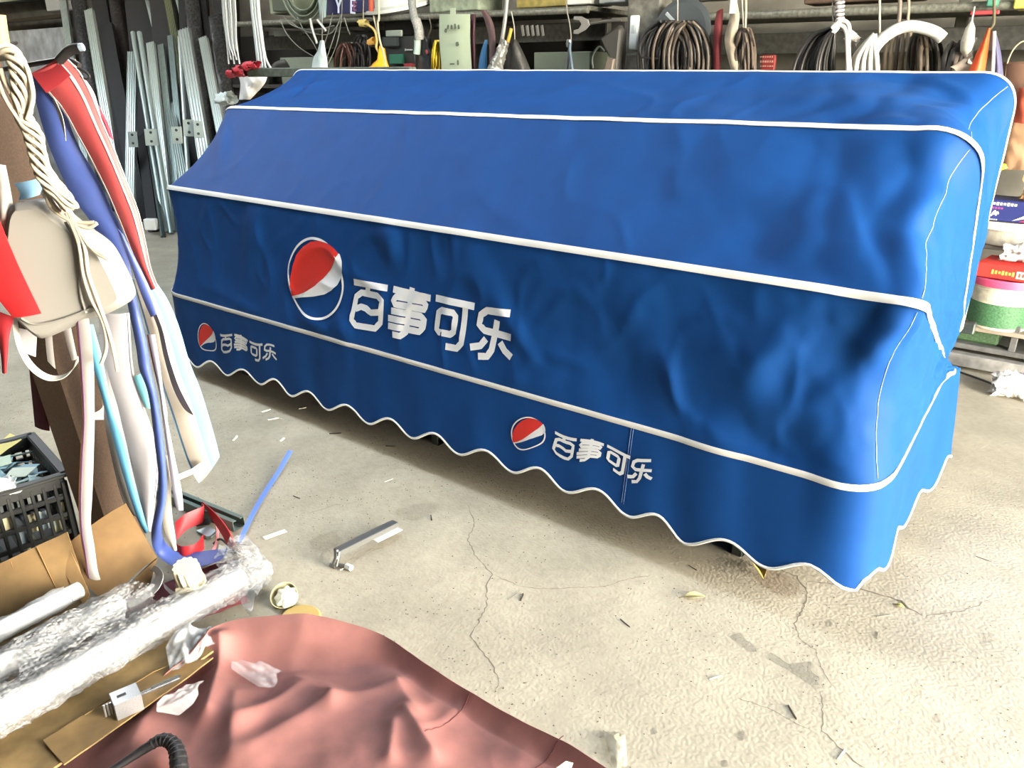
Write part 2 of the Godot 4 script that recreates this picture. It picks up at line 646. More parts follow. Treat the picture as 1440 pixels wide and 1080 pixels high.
func piping(v: float, width: float, high: float, u0: int, u1: int) -> MB:
	var mb := MB.new()
	var rows := []
	for k in 6: rows.append(PackedVector3Array())
	for u in range(u0, u1 + 1):
		var c := surf(v, u)
		var tang := (surf(v, minf(u + 1, hoops[0].size() - 1)) - surf(v, maxf(u - 1, 0))).normalized()
		var other := surf(v + (0.03 if v < 3.5 else -0.03), u) - c
		if v >= 0.5 and v < 2.9: other += c - surf(v - 0.03, u)
		var n := other.cross(tang).normalized()
		if v > 3.5: n = -n
		var w := tang.cross(n).normalized()
		for k in 6:
			var a := lerpf(-1.0, 1.0, k / 5.0)
			rows[k].append(c + w * a * width * 0.5 + n * (high * (1.0 - a * a) + 0.0012))
	mb.sheet(rows, 0.003)
	return mb

# the flat print: a point of the front panel (v 2..3) or of the valance (v 3..4), from metres along and up
func print_at(q: Vector2, band: int, lift: float) -> Vector3:
	var v: float = (3.0 - q.y / 0.536) if band == 2 else (3.0 + (0.45 - q.y) / 0.33)
	return surf(v, u_of_x(v, q.x), lift)

func stroke(mb: MB, pts: PackedVector2Array, w: float, band: int, lift: float) -> void:
	var p := PackedVector2Array()
	for i in pts.size() - 1:
		var n := maxi(1, int(ceil(pts[i].distance_to(pts[i + 1]) / 0.02)))
		for k in n: p.append(pts[i].lerp(pts[i + 1], float(k) / n))
	p.append(pts[pts.size() - 1])
	var closed := pts[0].distance_to(pts[pts.size() - 1]) < 0.001
	var l := PackedVector3Array()
	var m := PackedVector3Array()
	var r := PackedVector3Array()
	for i in p.size():
		var a := p[maxi(i - 1, 0)]
		var b := p[mini(i + 1, p.size() - 1)]
		if closed and i == 0: a = p[p.size() - 2]
		if closed and i == p.size() - 1: b = p[1]
		var d := (b - a).normalized()
		var o := Vector2(-d.y, d.x) * w * 0.5
		l.append(print_at(p[i] + o, band, lift))
		m.append(print_at(p[i], band, lift))
		r.append(print_at(p[i] - o, band, lift))
	mb.grid([l, m, r], 1)

func fill(mb: MB, poly: PackedVector2Array, band: int, lift: float) -> void:
	var tr := Geometry2D.triangulate_polygon(poly)
	var todo := []
	for i in range(0, tr.size(), 3): todo.append([poly[tr[i]], poly[tr[i + 1]], poly[tr[i + 2]]])
	while todo.size():
		var t: Array = todo.pop_back()
		var a: Vector2 = t[0]
		var b: Vector2 = t[1]
		var c: Vector2 = t[2]
		var ab := a.distance_to(b)
		var bc := b.distance_to(c)
		var ca := c.distance_to(a)
		var big := maxf(ab, maxf(bc, ca))
		if big > 0.02:
			if ab == big:
				var m := (a + b) * 0.5
				todo.append([a, m, c]); todo.append([m, b, c])
			elif bc == big:
				var m := (b + c) * 0.5
				todo.append([a, b, m]); todo.append([a, m, c])
			else:
				var m := (a + c) * 0.5
				todo.append([a, b, m]); todo.append([m, b, c])
			continue
		if (b - a).cross(c - a) < 0:
			var sw := b
			b = c
			c = sw
		mb.tri(print_at(a, band, lift), print_at(c, band, lift), print_at(b, band, lift), 1)

func on_front(px: float, py: float) -> Vector2:   # a pixel of the photograph as (along, up) on the front panel's plane
	var lo := Vector3(0, 0.453, -2.037)
	var up := Vector3(0, 0.529, -0.083).normalized()
	var n := Vector3.RIGHT.cross(up)
	var d := ray(px, py)
	var p := EYE + d * ((lo - EYE).dot(n) / d.dot(n))
	return Vector2(p.x, (p - lo).dot(up))

func glyph_lines() -> Array:   # four characters, traced on a quarter-pixel grid from (390, 320)
	return [
		["character", [[428, 290, 618, 325], [514, 308, 502, 350], [440, 372, 470, 350, 562, 368, 590, 396, 578, 522, 548, 555, 442, 537, 418, 505, 440, 372], [438, 442, 468, 430, 498, 440, 528, 464, 580, 462]]],
		["character", [[650, 330, 858, 382], [755, 322, 722, 575, 690, 598, 650, 588], [668, 372, 815, 400, 832, 420, 822, 446, 662, 416, 652, 394, 668, 372], [640, 452, 802, 483, 824, 506, 818, 548, 796, 573, 622, 538], [622, 494, 832, 534]]],
		["character", [[888, 380, 1110, 428], [1060, 422, 1036, 638, 1008, 668, 946, 656], [905, 462, 925, 450, 988, 464, 1002, 484, 990, 574, 970, 588, 908, 574, 894, 556, 905, 462]]],
		["character", [[1314, 466, 1182, 450, 1146, 474, 1134, 530, 1166, 564, 1320, 604], [1240, 506, 1206, 676, 1180, 714, 1130, 712], [1174, 612, 1142, 652, 1086, 660], [1254, 632, 1280, 680, 1320, 718]]],
	]

func crop_pts(a: Array) -> PackedVector2Array:
	var p := PackedVector2Array()
	for i in range(0, a.size(), 2): p.append(on_front(390.0 + a[i] / 4.0, 320.0 + a[i + 1] / 4.0))
	return p

func emblem(o: Node3D, holder: Node3D, band: int, at: Vector2, k: float, text_at: Vector2, tk: float, slim: float) -> void:
	var c0 := Vector2(-2.66, 0.247)
	var place := func(p: Vector2) -> Vector2: return at + (p - c0) * k
	var curve: Array = [80, 370, 120, 362, 165, 343, 210, 312, 255, 270, 295, 222, 322, 175, 343, 130]
	var red := PackedVector2Array()
	for p in crop_pts([343, 130, 320, 100, 280, 74, 235, 60, 190, 67, 150, 92, 112, 142, 88, 200, 75, 260, 73, 315] + curve.slice(0, 14)): red.append(place.call(p))
	var white := PackedVector2Array()
	var lower: Array = [85, 384, 140, 377, 200, 373, 260, 361, 300, 339, 335, 309, 358, 265, 368, 220, 363, 175, 350, 135]
	for p in crop_pts(curve.slice(0, 16) + [350, 135, 363, 175, 368, 220, 358, 265, 335, 309, 300, 339, 260, 361, 200, 373, 140, 377, 85, 384]): white.append(place.call(p))
	var mb := MB.new()
	fill(mb, red, band, 0.0035)
	part(mb, "emblem_cap", M.print_red, holder, "red upper part of the round emblem")
	mb = MB.new()
	fill(mb, white, band, 0.0025)
	part(mb, "emblem_wave", M.print_white, holder, "white wave of the round emblem")
	mb = MB.new()
	var ring := PackedVector2Array()
	for i in 65:
		var a := TAU * i / 64
		ring.append(at + Vector2(cos(a), sin(a) * 0.97) * 0.179 * k)
	stroke(mb, ring, 0.011 * k * (1.0 if k > 0.9 else 1.2), band, 0.003)
	part(mb, "emblem_ring", M.print_white, holder, "thin white ring of the round emblem")
	var t0 := Vector2(-2.0, 0.19)
	for g in glyph_lines():
		mb = MB.new()
		for s in g[1]:
			var p := PackedVector2Array()
			for q in crop_pts(s): p.append(text_at + (q - t0) * Vector2(tk * slim, tk))
			stroke(mb, p, 0.027 * tk, band, 0.0025)
		part(mb, g[0], M.print_white, holder, "white printed character")

func build_awning() -> void:
	# corners of the four hoops, then the hem
	var ends_r := [pz(1352, 462, -2.99), pz(1351, 464, -2.965), pz(1329, 507, -2.93), pz(1351, 520, -2.99)]
	var xl := -3.887
	var cr := [pz(1438, 102, -2.994), pz(1391, 184, -2.507), pz(1301, 428, -2.12), pz(1243, 699, -2.037)]
	var cl := [pz(408, 98, -2.994), pz(306, 150, -2.507), pz(229, 262, -2.12), pz(227, 409, -2.037)]
	var rad := [0.12, 0.15, 0.07, 0.16]
	for i in 4:
		var right := PackedVector3Array()
		if i == 3:
			right.append(pz(1325, 536, -2.74))
			right.append(pz(1338, 524, -2.88))
		right.append(ends_r[i])
		var e: Vector3 = ends_r[i]
		var left := PackedVector3Array([Vector3(xl, e.y, e.z)])
		hoops.append(hoop(left, cl[i], cr[i], right, rad[i]))
	var hr := PackedVector3Array([Vector3(-0.285, 0.14, -2.55), Vector3(-0.262, 0.15, -2.8), pz(1337, 648, -2.99)])
	var hem := hoop(PackedVector3Array([Vector3(xl, 0.2, -2.99)]), Vector3(xl, 0.09, -2.02), Vector3(-0.275, 0.153, -1.99), hr, 0.16)
	hoops.append(hem)
	for j in hem.size():
		if j < U_CL: continue
		var s := hem_s(j)
		var ph := scallop_at(s)
		hoops[4][j].y = ph.y + 0.026 * (1.0 - cos(TAU * ph.x))
	for j in U_CL:
		hoops[4][j].y = 0.12 + 0.026 * (1.0 - cos(TAU * j / 4.0))
	# folds seen in the photograph
	fold([1188, 535], [1290, 445], -2.05, -2.12, 0.085, 0.06, 1.3)
	fold([1188, 535], [1250, 600], -2.05, -2.06, 0.08, 0.045, 1.3)
	fold([1150, 640], [1240, 690], -2.04, -2.1, 0.09, 0.022, 1.3)
	fold([1272, 320], [1318, 262], -2.3, -2.5, 0.08, 0.04, 1.3)
	fold([1270, 315], [1300, 420], -2.3, -2.15, 0.07, 0.035, 1.3)
	fold([1290, 240], [1330, 190], -2.45, -2.55, 0.08, 0.022, 1.3)
	fold([1225, 240], [1262, 300], -2.42, -2.25, 0.11, 0.014)
	fold([1262, 300], [1200, 330], -2.25, -2.25, 0.11, -0.014)
	fold([1130, 500], [1250, 440], -2.1, -2.11, 0.16, -0.02)
	fold([1080, 560], [1000, 480], -2.06, -2.09, 0.14, 0.012)
	fold([560, 370], [540, 320], -2.11, -2.12, 0.08, 0.014)
	fold([470, 455], [500, 475], -2.06, -2.05, 0.09, 0.015)
	fold([350, 135], [480, 110], -2.6, -2.9, 0.05, 0.012)
	fold([400, 140], [450, 108], -2.6, -2.95, 0.05, -0.010)
	fold([305, 240], [320, 165], -2.2, -2.5, 0.08, 0.012)
	fold([340, 400], [360, 300], -2.04, -2.12, 0.10, 0.012)
	fold([960, 600], [1050, 640], -2.05, -2.04, 0.08, 0.014)
	fold([640, 330], [720, 470], -2.12, -2.06, 0.10, 0.010)
	fold([880, 380], [940, 560], -2.12, -2.04, 0.12, 0.010)
	fold([1100, 320], [1180, 270], -2.32, -2.4, 0.07, 0.022, 1.3)
	fold([1120, 300], [1150, 340], -2.34, -2.28, 0.05, 0.012, 1.3)
	fold([1000, 250], [1010, 190], -2.45, -2.52, 0.05, 0.010, 1.3)
	fold([1050, 520], [1120, 470], -2.08, -2.1, 0.07, 0.022, 1.3)
	fold([930, 480], [960, 590], -2.09, -2.05, 0.05, 0.012, 1.3)
	fold([700, 420], [760, 520], -2.1, -2.06, 0.05, 0.012, 1.3)
	fold([1060, 660], [1140, 700], -2.04, -2.04, 0.07, 0.012, 1.3)
	fold([420, 440], [460, 465], -2.06, -2.04, 0.05, 0.012, 1.3)
	fold([1175, 690], [1195, 800], -2.03, -2.0, 0.09, 0.02)

	var blue := StandardMaterial3D.new()
	blue.albedo_color = Color("113f7b")
	blue.roughness = 0.62
	blue.metallic_specular = 0.2
	blue.albedo_texture = ntex(0.01, 0.9, 1.0, 5, 512, FastNoiseLite.TYPE_SIMPLEX_SMOOTH, 17)
	blue.uv1_triplanar = true
	blue.uv1_world_triplanar = true
	blue.uv1_scale = Vector3.ONE * 1.1
	blue.rim_enabled = true
	blue.rim = 0.1
	blue.rim_tint = 0.6
	M["print_red"] = mat("c4261f", 0.6)
	M["print_white"] = mat("dfe3e6", 0.6)
	var white := mat("d2d2cd", 0.65)

	var o := thing("awning", "big blue fabric awning with white piping and scalloped valance on concrete floor", "awning", Vector3(-2.09, 0, -2.5))
	var rows := [22, 22, 26]
	for i in 3:
		var front := part(panel(i, i + 1, rows[i], U_CL, U_CR), "canopy_panel", blue, o, ["blue top panel of the canopy", "blue sloping upper panel of the canopy", "blue front panel with the printed emblem and white characters"][i])
		part(panel(i, i + 1, rows[i], U_CR, hoops[0].size() - 1), "end_panel", blue, o)
		part(panel(i, i + 1, 10, 0, U_CL), "end_panel", blue, o)
		if i == 2: emblem(o, front, 2, Vector2(-2.66, 0.247), 1.0, Vector2(-2.0, 0.19), 1.0, 1.0)
	var val := part(panel(3, 4, 14, 0, hoops[0].size() - 1), "valance", blue, o, "hanging blue valance with a scalloped lower edge and two small emblems")
	emblem(o, val, 3, Vector2(-1.462, 0.285), 0.41, Vector2(-1.16, 0.293), 0.455, 1.0)
	emblem(o, val, 3, Vector2(-3.515, 0.258), 0.44, Vector2(-3.165, 0.278), 0.45, 1.2)
	# sewn seam down the valance
	for dx in [0.0, -0.008]:
		var sm := MB.new()
		var line := PackedVector3Array()
		for k in 18: line.append(print_at(Vector2(-1.052 + dx, lerpf(0.44, 0.155, k / 17.0)), 3, 0.001))
		sm.tube(line, 0.0007, 5)
		part(sm, "seam", mat("5d78a8", 0.7), val)
	part(piping(0, 0.010, 0.003, 0, hoops[0].size() - 1), "piping", white, o, "thin white piping on the top edge")
	part(piping(1, 0.021, 0.0018, 6, hoops[0].size() - 1), "piping", white, o)
	part(piping(2, 0.024, 0.002, 6, hoops[0].size() - 1), "piping", white, o)
	part(piping(3, 0.020, 0.0018, 6, hoops[0].size() - 4), "piping", white, o)
	part(piping(4, 0.010, 0.004, 0, hoops[0].size() - 1), "hem_piping", white, o, "narrow white piping along the scalloped hem")
	# seams at the near corner, one between each pair of hoops
	for i in 3:
		var sm := MB.new()
		var line := PackedVector3Array()
		for k in 31: line.append(surf(lerpf(i + 0.03, i + 0.97, k / 30.0), U_CR + 0.5, 0.0012))
		sm.tube(line, 0.0008, 5)
		part(sm, "seam", mat("a9bbd6", 0.7), o)
	# the frame inside: hoops of square tube, a back rail and feet
	var steel := mat("4d554c", 0.55, 0.6, "soft", 3.0)
	for i in 4:
		var fm := MB.new()
		var p := PackedVector3Array()
		for u in range(0, hoops[0].size(), 4): p.append(surf(i, u, -0.022))
		fm.tube(p, 0.014, 6)
		part(fm, "frame_hoop", steel, o)
	var bar := MB.new()
	bar.box(Vector3(-2.09, 0.69, -3.02), Vector3(3.66, 0.04, 0.04))
	for x in [-3.75, -2.1, -0.45]: bar.box(Vector3(x, 0.345, -3.02), Vector3(0.04, 0.69, 0.04))
	part(bar, "back_frame", steel, o)
	for x in [-3.5, -2.1, -0.72]:
		var leg := MB.new()
		leg.box(Vector3(x, 0.215, -2.22), Vector3(0.04, 0.43, 0.04))
		leg.box(Vector3(x, 0.02, -2.6), Vector3(0.04, 0.04, 0.8))
		part(leg, "leg", steel, o)
	var bk := MB.new()
	var brow := []
	for i in 9:
		var row := PackedVector3Array()
		for j in 41: row.append(Vector3(lerpf(-3.86, -0.33, j / 40.0), lerpf(1.48, 0.03, i / 8.0), -3.045 + 0.012 * noise3(Vector3(j * 0.2, i * 0.3, 0), 1.0)))
		brow.append(row)
	bk.sheet(brow, 0.002)
	part(bk, "back_sheet", blue, o)
	# square bar along the back that sticks out past the far end
	var q := pz(352, 102, -3.09)
	var bb := MB.new()
	bb.box(Vector3((q.x - 3.0) * 0.5, q.y, -3.09), Vector3(absf(q.x + 3.0), 0.05, 0.05))
	bb.box(Vector3(-3.2, q.y - 0.4, -3.09), Vector3(0.04, 0.8, 0.04))
	part(bb, "rear_bar", mat("5f675b", 0.6, 0.3, "soft", 3.0), o, "square steel bar that sticks out at the far end")

# ---------- marks and litter on the floor ----------
func crack(parent: Node3D, px: Array, w0: float, w1: float) -> void:
	var pts := PackedVector3Array()
	for i in px.size() - 1:
		var a := fl(px[i][0], px[i][1], 0.0006)
		var b := fl(px[i + 1][0], px[i + 1][1], 0.0006)
		var n := maxi(2, int(a.distance_to(b) / 0.012))
		for k in n:
			var p := a.lerp(b, float(k) / n)
			var d := (b - a).normalized()
			p += Vector3(-d.z, 0, d.x) * rng.randf_range(-0.0035, 0.0035)
			pts.append(p)
	pts.append(fl(px[px.size() - 1][0], px[px.size() - 1][1], 0.0006))
	var l := PackedVector3Array()
	var r := PackedVector3Array()
	for i in pts.size():
		var d := (pts[mini(i + 1, pts.size() - 1)] - pts[maxi(i - 1, 0)]).normalized()
		var t := float(i) / (pts.size() - 1)
		var w := 0.7 * lerpf(w0, w1, t) * rng.randf_range(0.35, 1.2) * clampf(minf(t, 1.0 - t) * 12.0, 0.1, 1.0)
		var o := Vector3(-d.z, 0, d.x) * w * 0.5
		l.append(pts[i] + o)
		r.append(pts[i] - o)
	var mb := MB.new()
	mb.grid([r, l], -1)
	part(mb, "crack", mat("6a6254", 0.95), parent)

func blotch(parent: Node3D, px: Array, alpha: float, hex := "6d6a60") -> void:
	var p := PackedVector3Array()
	for q in px: p.append(fl(q[0], q[1], 0.0004))
	p.append(p[0])
	var s := smooth_line(p, 8)
	var c := Vector3.ZERO
	for q in s: c += q
	c /= s.size()
	for ring in [[1.0, alpha * 0.3], [0.84, alpha * 0.5]]:
		var mb := MB.new()
		for i in s.size() - 1:
			var a: Vector3 = c.lerp(s[i], ring[0] + 0.12 * noise3(s[i], 30.0))
			var b: Vector3 = c.lerp(s[i + 1], ring[0] + 0.12 * noise3(s[i + 1], 30.0))
			a.y = 0.0004 + 0.0002 * ring[1]
			b.y = a.y
			mb.tri(c, a, b)
		part(mb, "stain", clear_film(hex, ring[1], 0.8), parent)

func build_floor_marks() -> void:
	var fl_node: Node3D = get_node("floor")
	crack(fl_node, [[655, 705], [668, 735], [658, 758], [667, 780], [692, 808], [683, 824], [685, 842], [683, 856], [662, 894], [672, 908], [689, 930], [701, 955], [696, 980]], 0.004, 0.006)
	crack(fl_node, [[692, 808], [735, 825], [760, 828], [850, 825], [880, 815], [920, 808]], 0.003, 0.003)
	crack(fl_node, [[1077, 793], [1120, 810], [1135, 830], [1130, 853], [1117, 877], [1125, 900], [1147, 913], [1152, 933], [1172, 967]], 0.007, 0.004)
	crack(fl_node, [[1153, 970], [1157, 993], [1157, 1028], [1173, 1043], [1193, 1063], [1215, 1080], [1240, 1105]], 0.004, 0.006)
	crack(fl_node, [[1135, 818], [1193, 823], [1233, 835], [1267, 845], [1277, 855], [1300, 867]], 0.007, 0.011)
	crack(fl_node, [[1258, 842], [1270, 849], [1280, 857]], 0.02, 0.02)
	crack(fl_node, [[1300, 867], [1327, 862], [1353, 860], [1393, 843]], 0.006, 0.002)
	crack(fl_node, [[1035, 980], [1078, 995], [1095, 1003], [1120, 1018], [1150, 1033]], 0.002, 0.002)
	crack(fl_node, [[435, 722], [470, 710], [500, 707]], 0.003, 0.002)
	blotch(fl_node, [[1022, 893], [1040, 888], [1050, 900], [1068, 915], [1058, 920], [1040, 908]], 0.34)
	blotch(fl_node, [[1072, 918], [1082, 916], [1108, 932], [1145, 929], [1147, 945], [1160, 960], [1148, 970], [1125, 955], [1102, 940], [1080, 928]], 0.36)
	blotch(fl_node, [[1032, 1032], [1045, 1026], [1050, 1038], [1040, 1042]], 0.42)
	blotch(fl_node, [[1013, 1070], [1022, 1068], [1024, 1078], [1015, 1079]], 0.45)
	blotch(fl_node, [[1158, 874], [1170, 872], [1172, 880], [1162, 882]], 0.25)
	blotch(fl_node, [[1310, 1005], [1322, 1003], [1324, 1015], [1312, 1016]], 0.18)
	blotch(fl_node, [[1280, 962], [1296, 960], [1298, 978], [1284, 980]], 0.14)
	blotch(fl_node, [[1376, 890], [1396, 890], [1400, 902], [1380, 906]], 0.14)
	blotch(fl_node, [[913, 1026], [922, 1024], [925, 1031], [916, 1033]], 0.3)
	blotch(fl_node, [[1078, 795], [1115, 812], [1132, 832], [1110, 842], [1070, 826], [1060, 806]], 0.28, "8a6a4c")
	blotch(fl_node, [[545, 720], [600, 705], [620, 715], [580, 735]], 0.12)
	blotch(fl_node, [[430, 760], [470, 745], [480, 765], [445, 778]], 0.14, "8a7a58")
	# grit: thousands of crumbs that nobody could count
	var g := MB.new()
	g.box(Vector3.ZERO, Vector3(0.0034, 0.0016, 0.0026), Basis.IDENTITY, 0.0)
	var mm := MultiMesh.new()
	mm.transform_format = MultiMesh.TRANSFORM_3D
	mm.mesh = g.mesh(Vector3.ZERO, mat("6f675a", 0.9))
	var spots: Array[Transform3D] = []
	while spots.size() < 5200:
		var p := Vector3(rng.randf_range(-4.2, 0.9), 0.0007, rng.randf_range(-3.2, -0.5))
		if noise_a.get_noise_2d(p.x * 1.6, p.z * 1.6) < rng.randf_range(-0.5, 0.5): continue
		var s := rng.randf_range(0.3, 1.1)
		spots.append(Transform3D(Basis(Vector3.UP, rng.randf() * TAU).scaled(Vector3.ONE * s), p))
	mm.instance_count = spots.size()
	for i in spots.size(): mm.set_instance_transform(i, spots[i])
	var mi := MultiMeshInstance3D.new()
	mi.name = "grit"
	mi.multimesh = mm
	add_child(mi, true)
	tag(mi, "dark crumbs of grit scattered over the pale concrete floor", "grit", "", "stuff")

func sliver(a: Array, b: Array, w: float, m: Material, label: String, group: String, called := "wood_splinter", cat := "splinter") -> void:
	var p := fl(a[0], a[1], 0.002)
	var q := fl(b[0], b[1], 0.003)
	var mb := MB.new()
	var x := (q - p).normalized()
	var mid := (p + q) * 0.5
	var z := x.cross(Vector3.UP).normalized()
	mid.y = w * 0.35 + 0.0008
	var len := p.distance_to(q)
	mb.slab(PackedVector2Array([Vector2(-len * 0.5, -w * 0.3), Vector2(len * 0.42, -w * 0.5), Vector2(len * 0.5, 0), Vector2(len * 0.3, w * 0.5), Vector2(-len * 0.46, w * 0.35)]), w * 0.6, Transform3D(Basis(x, z, x.cross(z)), mid), w * 0.1)
	solo(mb, called, label, cat, m, group)

func curled_leaf(a: Array, tip: Array, width: float, called: String, label: String, m: Material, curl := 0.5) -> void:
	var p := fl(a[0], a[1], 0.002)
	var q := fl(tip[0], tip[1], 0.004)
	var x := (q - p)
	var z := x.normalized().cross(Vector3.UP)
	var o := thing(called, label, "leaf", (p + q) * 0.5 * Vector3(1, 0, 1))
	var rows := []
	for i in 11:
		var t := i / 10.0
		var w := width * sin(PI * pow(t, 0.8)) * 0.5 + 0.0006
		var row := PackedVector3Array()
		for j in 7:
			var f := lerpf(-1.0, 1.0, j / 6.0)
			row.append(p + x * t + z * w * f + Vector3.UP * (absf(f) * w * curl + 0.012 * sin(PI * t) * curl + 0.001))
		rows.append(row)
	var mb := MB.new()
	mb.sheet(rows, 0.0007)
	part(mb, "blade", m, o)
	var st := MB.new()
	var line := PackedVector3Array()
	for i in 9: line.append(p + x * (-0.25 + 1.15 * i / 8.0) + Vector3.UP * (0.0025 + 0.012 * sin(PI * clampf(i / 8.0, 0, 1)) * curl))
	st.tube(line, 0.001, 5)
	part(st, "stalk", mat("6b5a32", 0.8), o)

func build_floor_things() -> void:
	var dark := mat("2e2a24", 0.8)
	var pale := mat("cbc7ba", 0.7)
	var grey := mat("77736a", 0.8)
	sliver([872, 870], [886, 882], 0.004, dark, "thin dark splinter on bare floor right of the red cloth's top edge", "")
	sliver([732, 845], [736, 834], 0.005, dark, "short dark splinter lying upright beside the long floor crack", "")
	sliver([714, 843], [728, 833], 0.002, grey, "thin grey splinter slanting beside the long floor crack", "")
	sliver([968, 794], [980, 802], 0.003, dark, "dark splinter above the dry leaf, near the awning's shadow", "")
	sliver([1108, 991], [1120, 1012], 0.005, dark, "thick black splinter below the grey stain", "")
	sliver([1232, 867], [1255, 864], 0.003, grey, "curved grey splinter below the wide dark crack", "")
	sliver([1235, 888], [1233, 898], 0.003, grey, "tiny upright splinter right of the branching crack", "")
	sliver([1373, 782], [1395, 790], 0.003, grey, "grey splinter on bright floor right of the awning's corner", "")
	sliver([412, 697], [422, 701], 0.004, dark, "small dark splinter beside the blue strip on the floor", "")
	sliver([606, 724], [607, 732], 0.005, dark, "dark chip above the steel lever, below the awning's shadow", "")
	sliver([463, 610], [480, 609], 0.006, dark, "dark splinter at the edge of the awning's shadow", "")
	sliver([542, 627], [557, 628], 0.006, dark, "dark splinter in the awning's shadow under the valance", "")
	sliver([1178, 1068], [1190, 1053], 0.005, pale, "white sliver lying across the crack at the photo's bottom", "", "plastic_sliver", "sliver")
	sliver([997, 955], [1015, 950], 0.004, pale, "white sliver left of the grey stain", "", "plastic_sliver", "sliver")
	sliver([540, 678], [553, 673], 0.004, pale, "white sliver in the middle of the bare floor before the awning", "", "plastic_sliver", "sliver")
	sliver([420, 575], [431, 573], 0.006, pale, "white sliver in the shade under the awning's scallops", "", "plastic_sliver", "sliver")
	sliver([367, 580], [381, 576], 0.009, pale, "largest white sliver near the awning's far end", "", "plastic_sliver", "sliver")
	sliver([376, 591], [392, 588], 0.009, pale, "white sliver just below the largest one near the awning's far end", "", "plastic_sliver", "sliver")
	sliver([385, 586], [400, 590], 0.004, pale, "thin white sliver crossing another near the awning's far end", "", "plastic_sliver", "sliver")
	sliver([328, 620], [334, 613], 0.011, pale, "white chip lying alone right of the hanging light blue strip", "", "plastic_sliver", "sliver")
	sliver([394, 621], [400, 616], 0.011, pale, "white chip lying above the tip of the blue strip", "", "plastic_sliver", "sliver")
	sliver([478, 802], [484, 798], 0.006, pale, "tiny white chip on the floor below the steel lever", "", "plastic_sliver", "sliver")
	curled_leaf([962, 841], [992, 839], 0.03, "dry_leaf", "dry tan leaf with a dark stalk lying on bare floor", mat("a79d72", 0.7), 0.35)
	curled_leaf([1062, 796], [1074, 815], 0.045, "dry_leaf", "curled yellow dry leaf at the foot of the awning by the crack", mat("a8924e", 0.6), 0.9)
	curled_leaf([1258, 851], [1272, 855], 0.018, "dry_leaf", "scrap of yellow leaf caught in the wide crack", mat("a9a564", 0.7), 0.3)
	# crumpled clear tape
	var rows := []
	for i in 13:
		var t := i / 12.0
		var row := PackedVector3Array()
		for j in 9:
			var f := j / 8.0
			var a := fl(848, 1030, 0.0).lerp(fl(862, 1085, 0.0), t)
			var b := fl(879, 1036, 0.0).lerp(fl(882, 1080, 0.0), t)
			var p := a.lerp(b, f)
			p.y = 0.004 + 0.018 * absf(noise3(p * 3.0, 14.0)) + 0.016 * sin(PI * f) * sin(PI * t)
			row.append(p)
		rows.append(row)
	var mb := MB.new()
	mb.sheet(rows, 0.0006)
	solo(mb, "tape_scrap", "crumpled scrap of clear tape on floor beside the red cloth", "tape", clear_film("b9b39a", 0.55, 0.3))

	# steel lever tool: a long folded channel, a bent neck, a bolt
	var steel := mat("9b9c99", 0.35, 0.85, "fine", 4.0)
	var tool := thing("steel_lever", "bent steel crank lever lying alone on the bare floor", "tool", fl(500, 775))
	var a := fl(473, 774, 0.055)
	var b := fl(556, 733, 0.045)
	mb = MB.new()
	var x := (b - a).normalized()
	var z := x.cross(Vector3.UP).normalized()
	var y := z.cross(x)
	var bs := Basis(x, y, z)
	var mid := (a + b) * 0.5
	var L := a.distance_to(b)
	mb.box(mid, Vector3(L, 0.003, 0.03), bs, 0.001)
	mb.box(mid + z * 0.0145 - y * 0.008, Vector3(L, 0.018, 0.003), bs, 0.001)
	mb.box(mid - z * 0.0145 - y * 0.008, Vector3(L, 0.018, 0.003), bs, 0.001)
	part(mb, "lever_arm", steel, tool)
	mb = MB.new()
	mb.box(mid + x * L * 0.28 + z * 0.024 - y * 0.02, Vector3(L * 0.44, 0.003, 0.026), bs, 0.001)
	part(mb, "white_plate", mat("d9d8d2", 0.5), tool, "pale plate along the outer end")
	mb = MB.new()
	var base := fl(470, 794, 0.012)
	mb.tube(PackedVector3Array([a, a.lerp(base, 0.5) + Vector3(0.008, 0.004, 0), base]), 0.009, 8)
	mb.tube(PackedVector3Array([a + z * 0.012, a.lerp(base, 0.5) + z * 0.014, base + z * 0.012]), 0.005, 6)
	part(mb, "neck", steel, tool)
	mb = MB.new()
	mb.tube(PackedVector3Array([base, fl(487, 796, 0.011)]), 0.007, 8)
	part(mb, "bolt", mat("6d6c68", 0.4, 0.8), tool)
	mb = MB.new()
	mb.tube(PackedVector3Array([fl(487, 796, 0.011), fl(494, 799, 0.011)]), 0.011, 6, -1.0, false, -1)
	part(mb, "nut", mat("dddcd6", 0.4, 0.3), tool)
	mb = MB.new()
	mb.tube(PackedVector3Array([base + Vector3(-0.012, -0.002, 0.004), base + Vector3(0.008, -0.003, 0)]), 0.0095, 6, -1.0, false, -1)
	part(mb, "head", steel, tool)

	# long blue strip lying on the floor, one end raised
	var l := PackedVector3Array()
	var r := PackedVector3Array()
	var lh: Array = [[333, 762, 0.02], [352, 722, 0.02], [372, 688, 0.012], [390, 660, 0.02], [405, 633, 0.045]]
	for q in lh:
		l.append(fl(q[0], q[1], q[2]))
		r.append(fl(q[0] + 7, q[1] + 1, q[2] - 0.008))
	mb = MB.new()
	mb.sheet(strip_rows(smooth_line(l), smooth_line(r), 4, 0.004), 0.002)
	solo(mb, "blue_strip", "narrow blue fabric strip lying straight on bare floor, tip raised", "strip", mat("4a64a8", 0.55))

	# steel channel on the floor behind the hanging strips
	var c0 := fl(252, 702, 0.02)
	var c1 := fl(336, 737, 0.02)
	x = (c1 - c0).normalized()
	z = x.cross(Vector3.UP).normalized()
	c0 = c0 - x * 0.15
	mb = MB.new()
	var cb := Basis(x, Vector3.UP, z)
	L = c0.distance_to(c1)
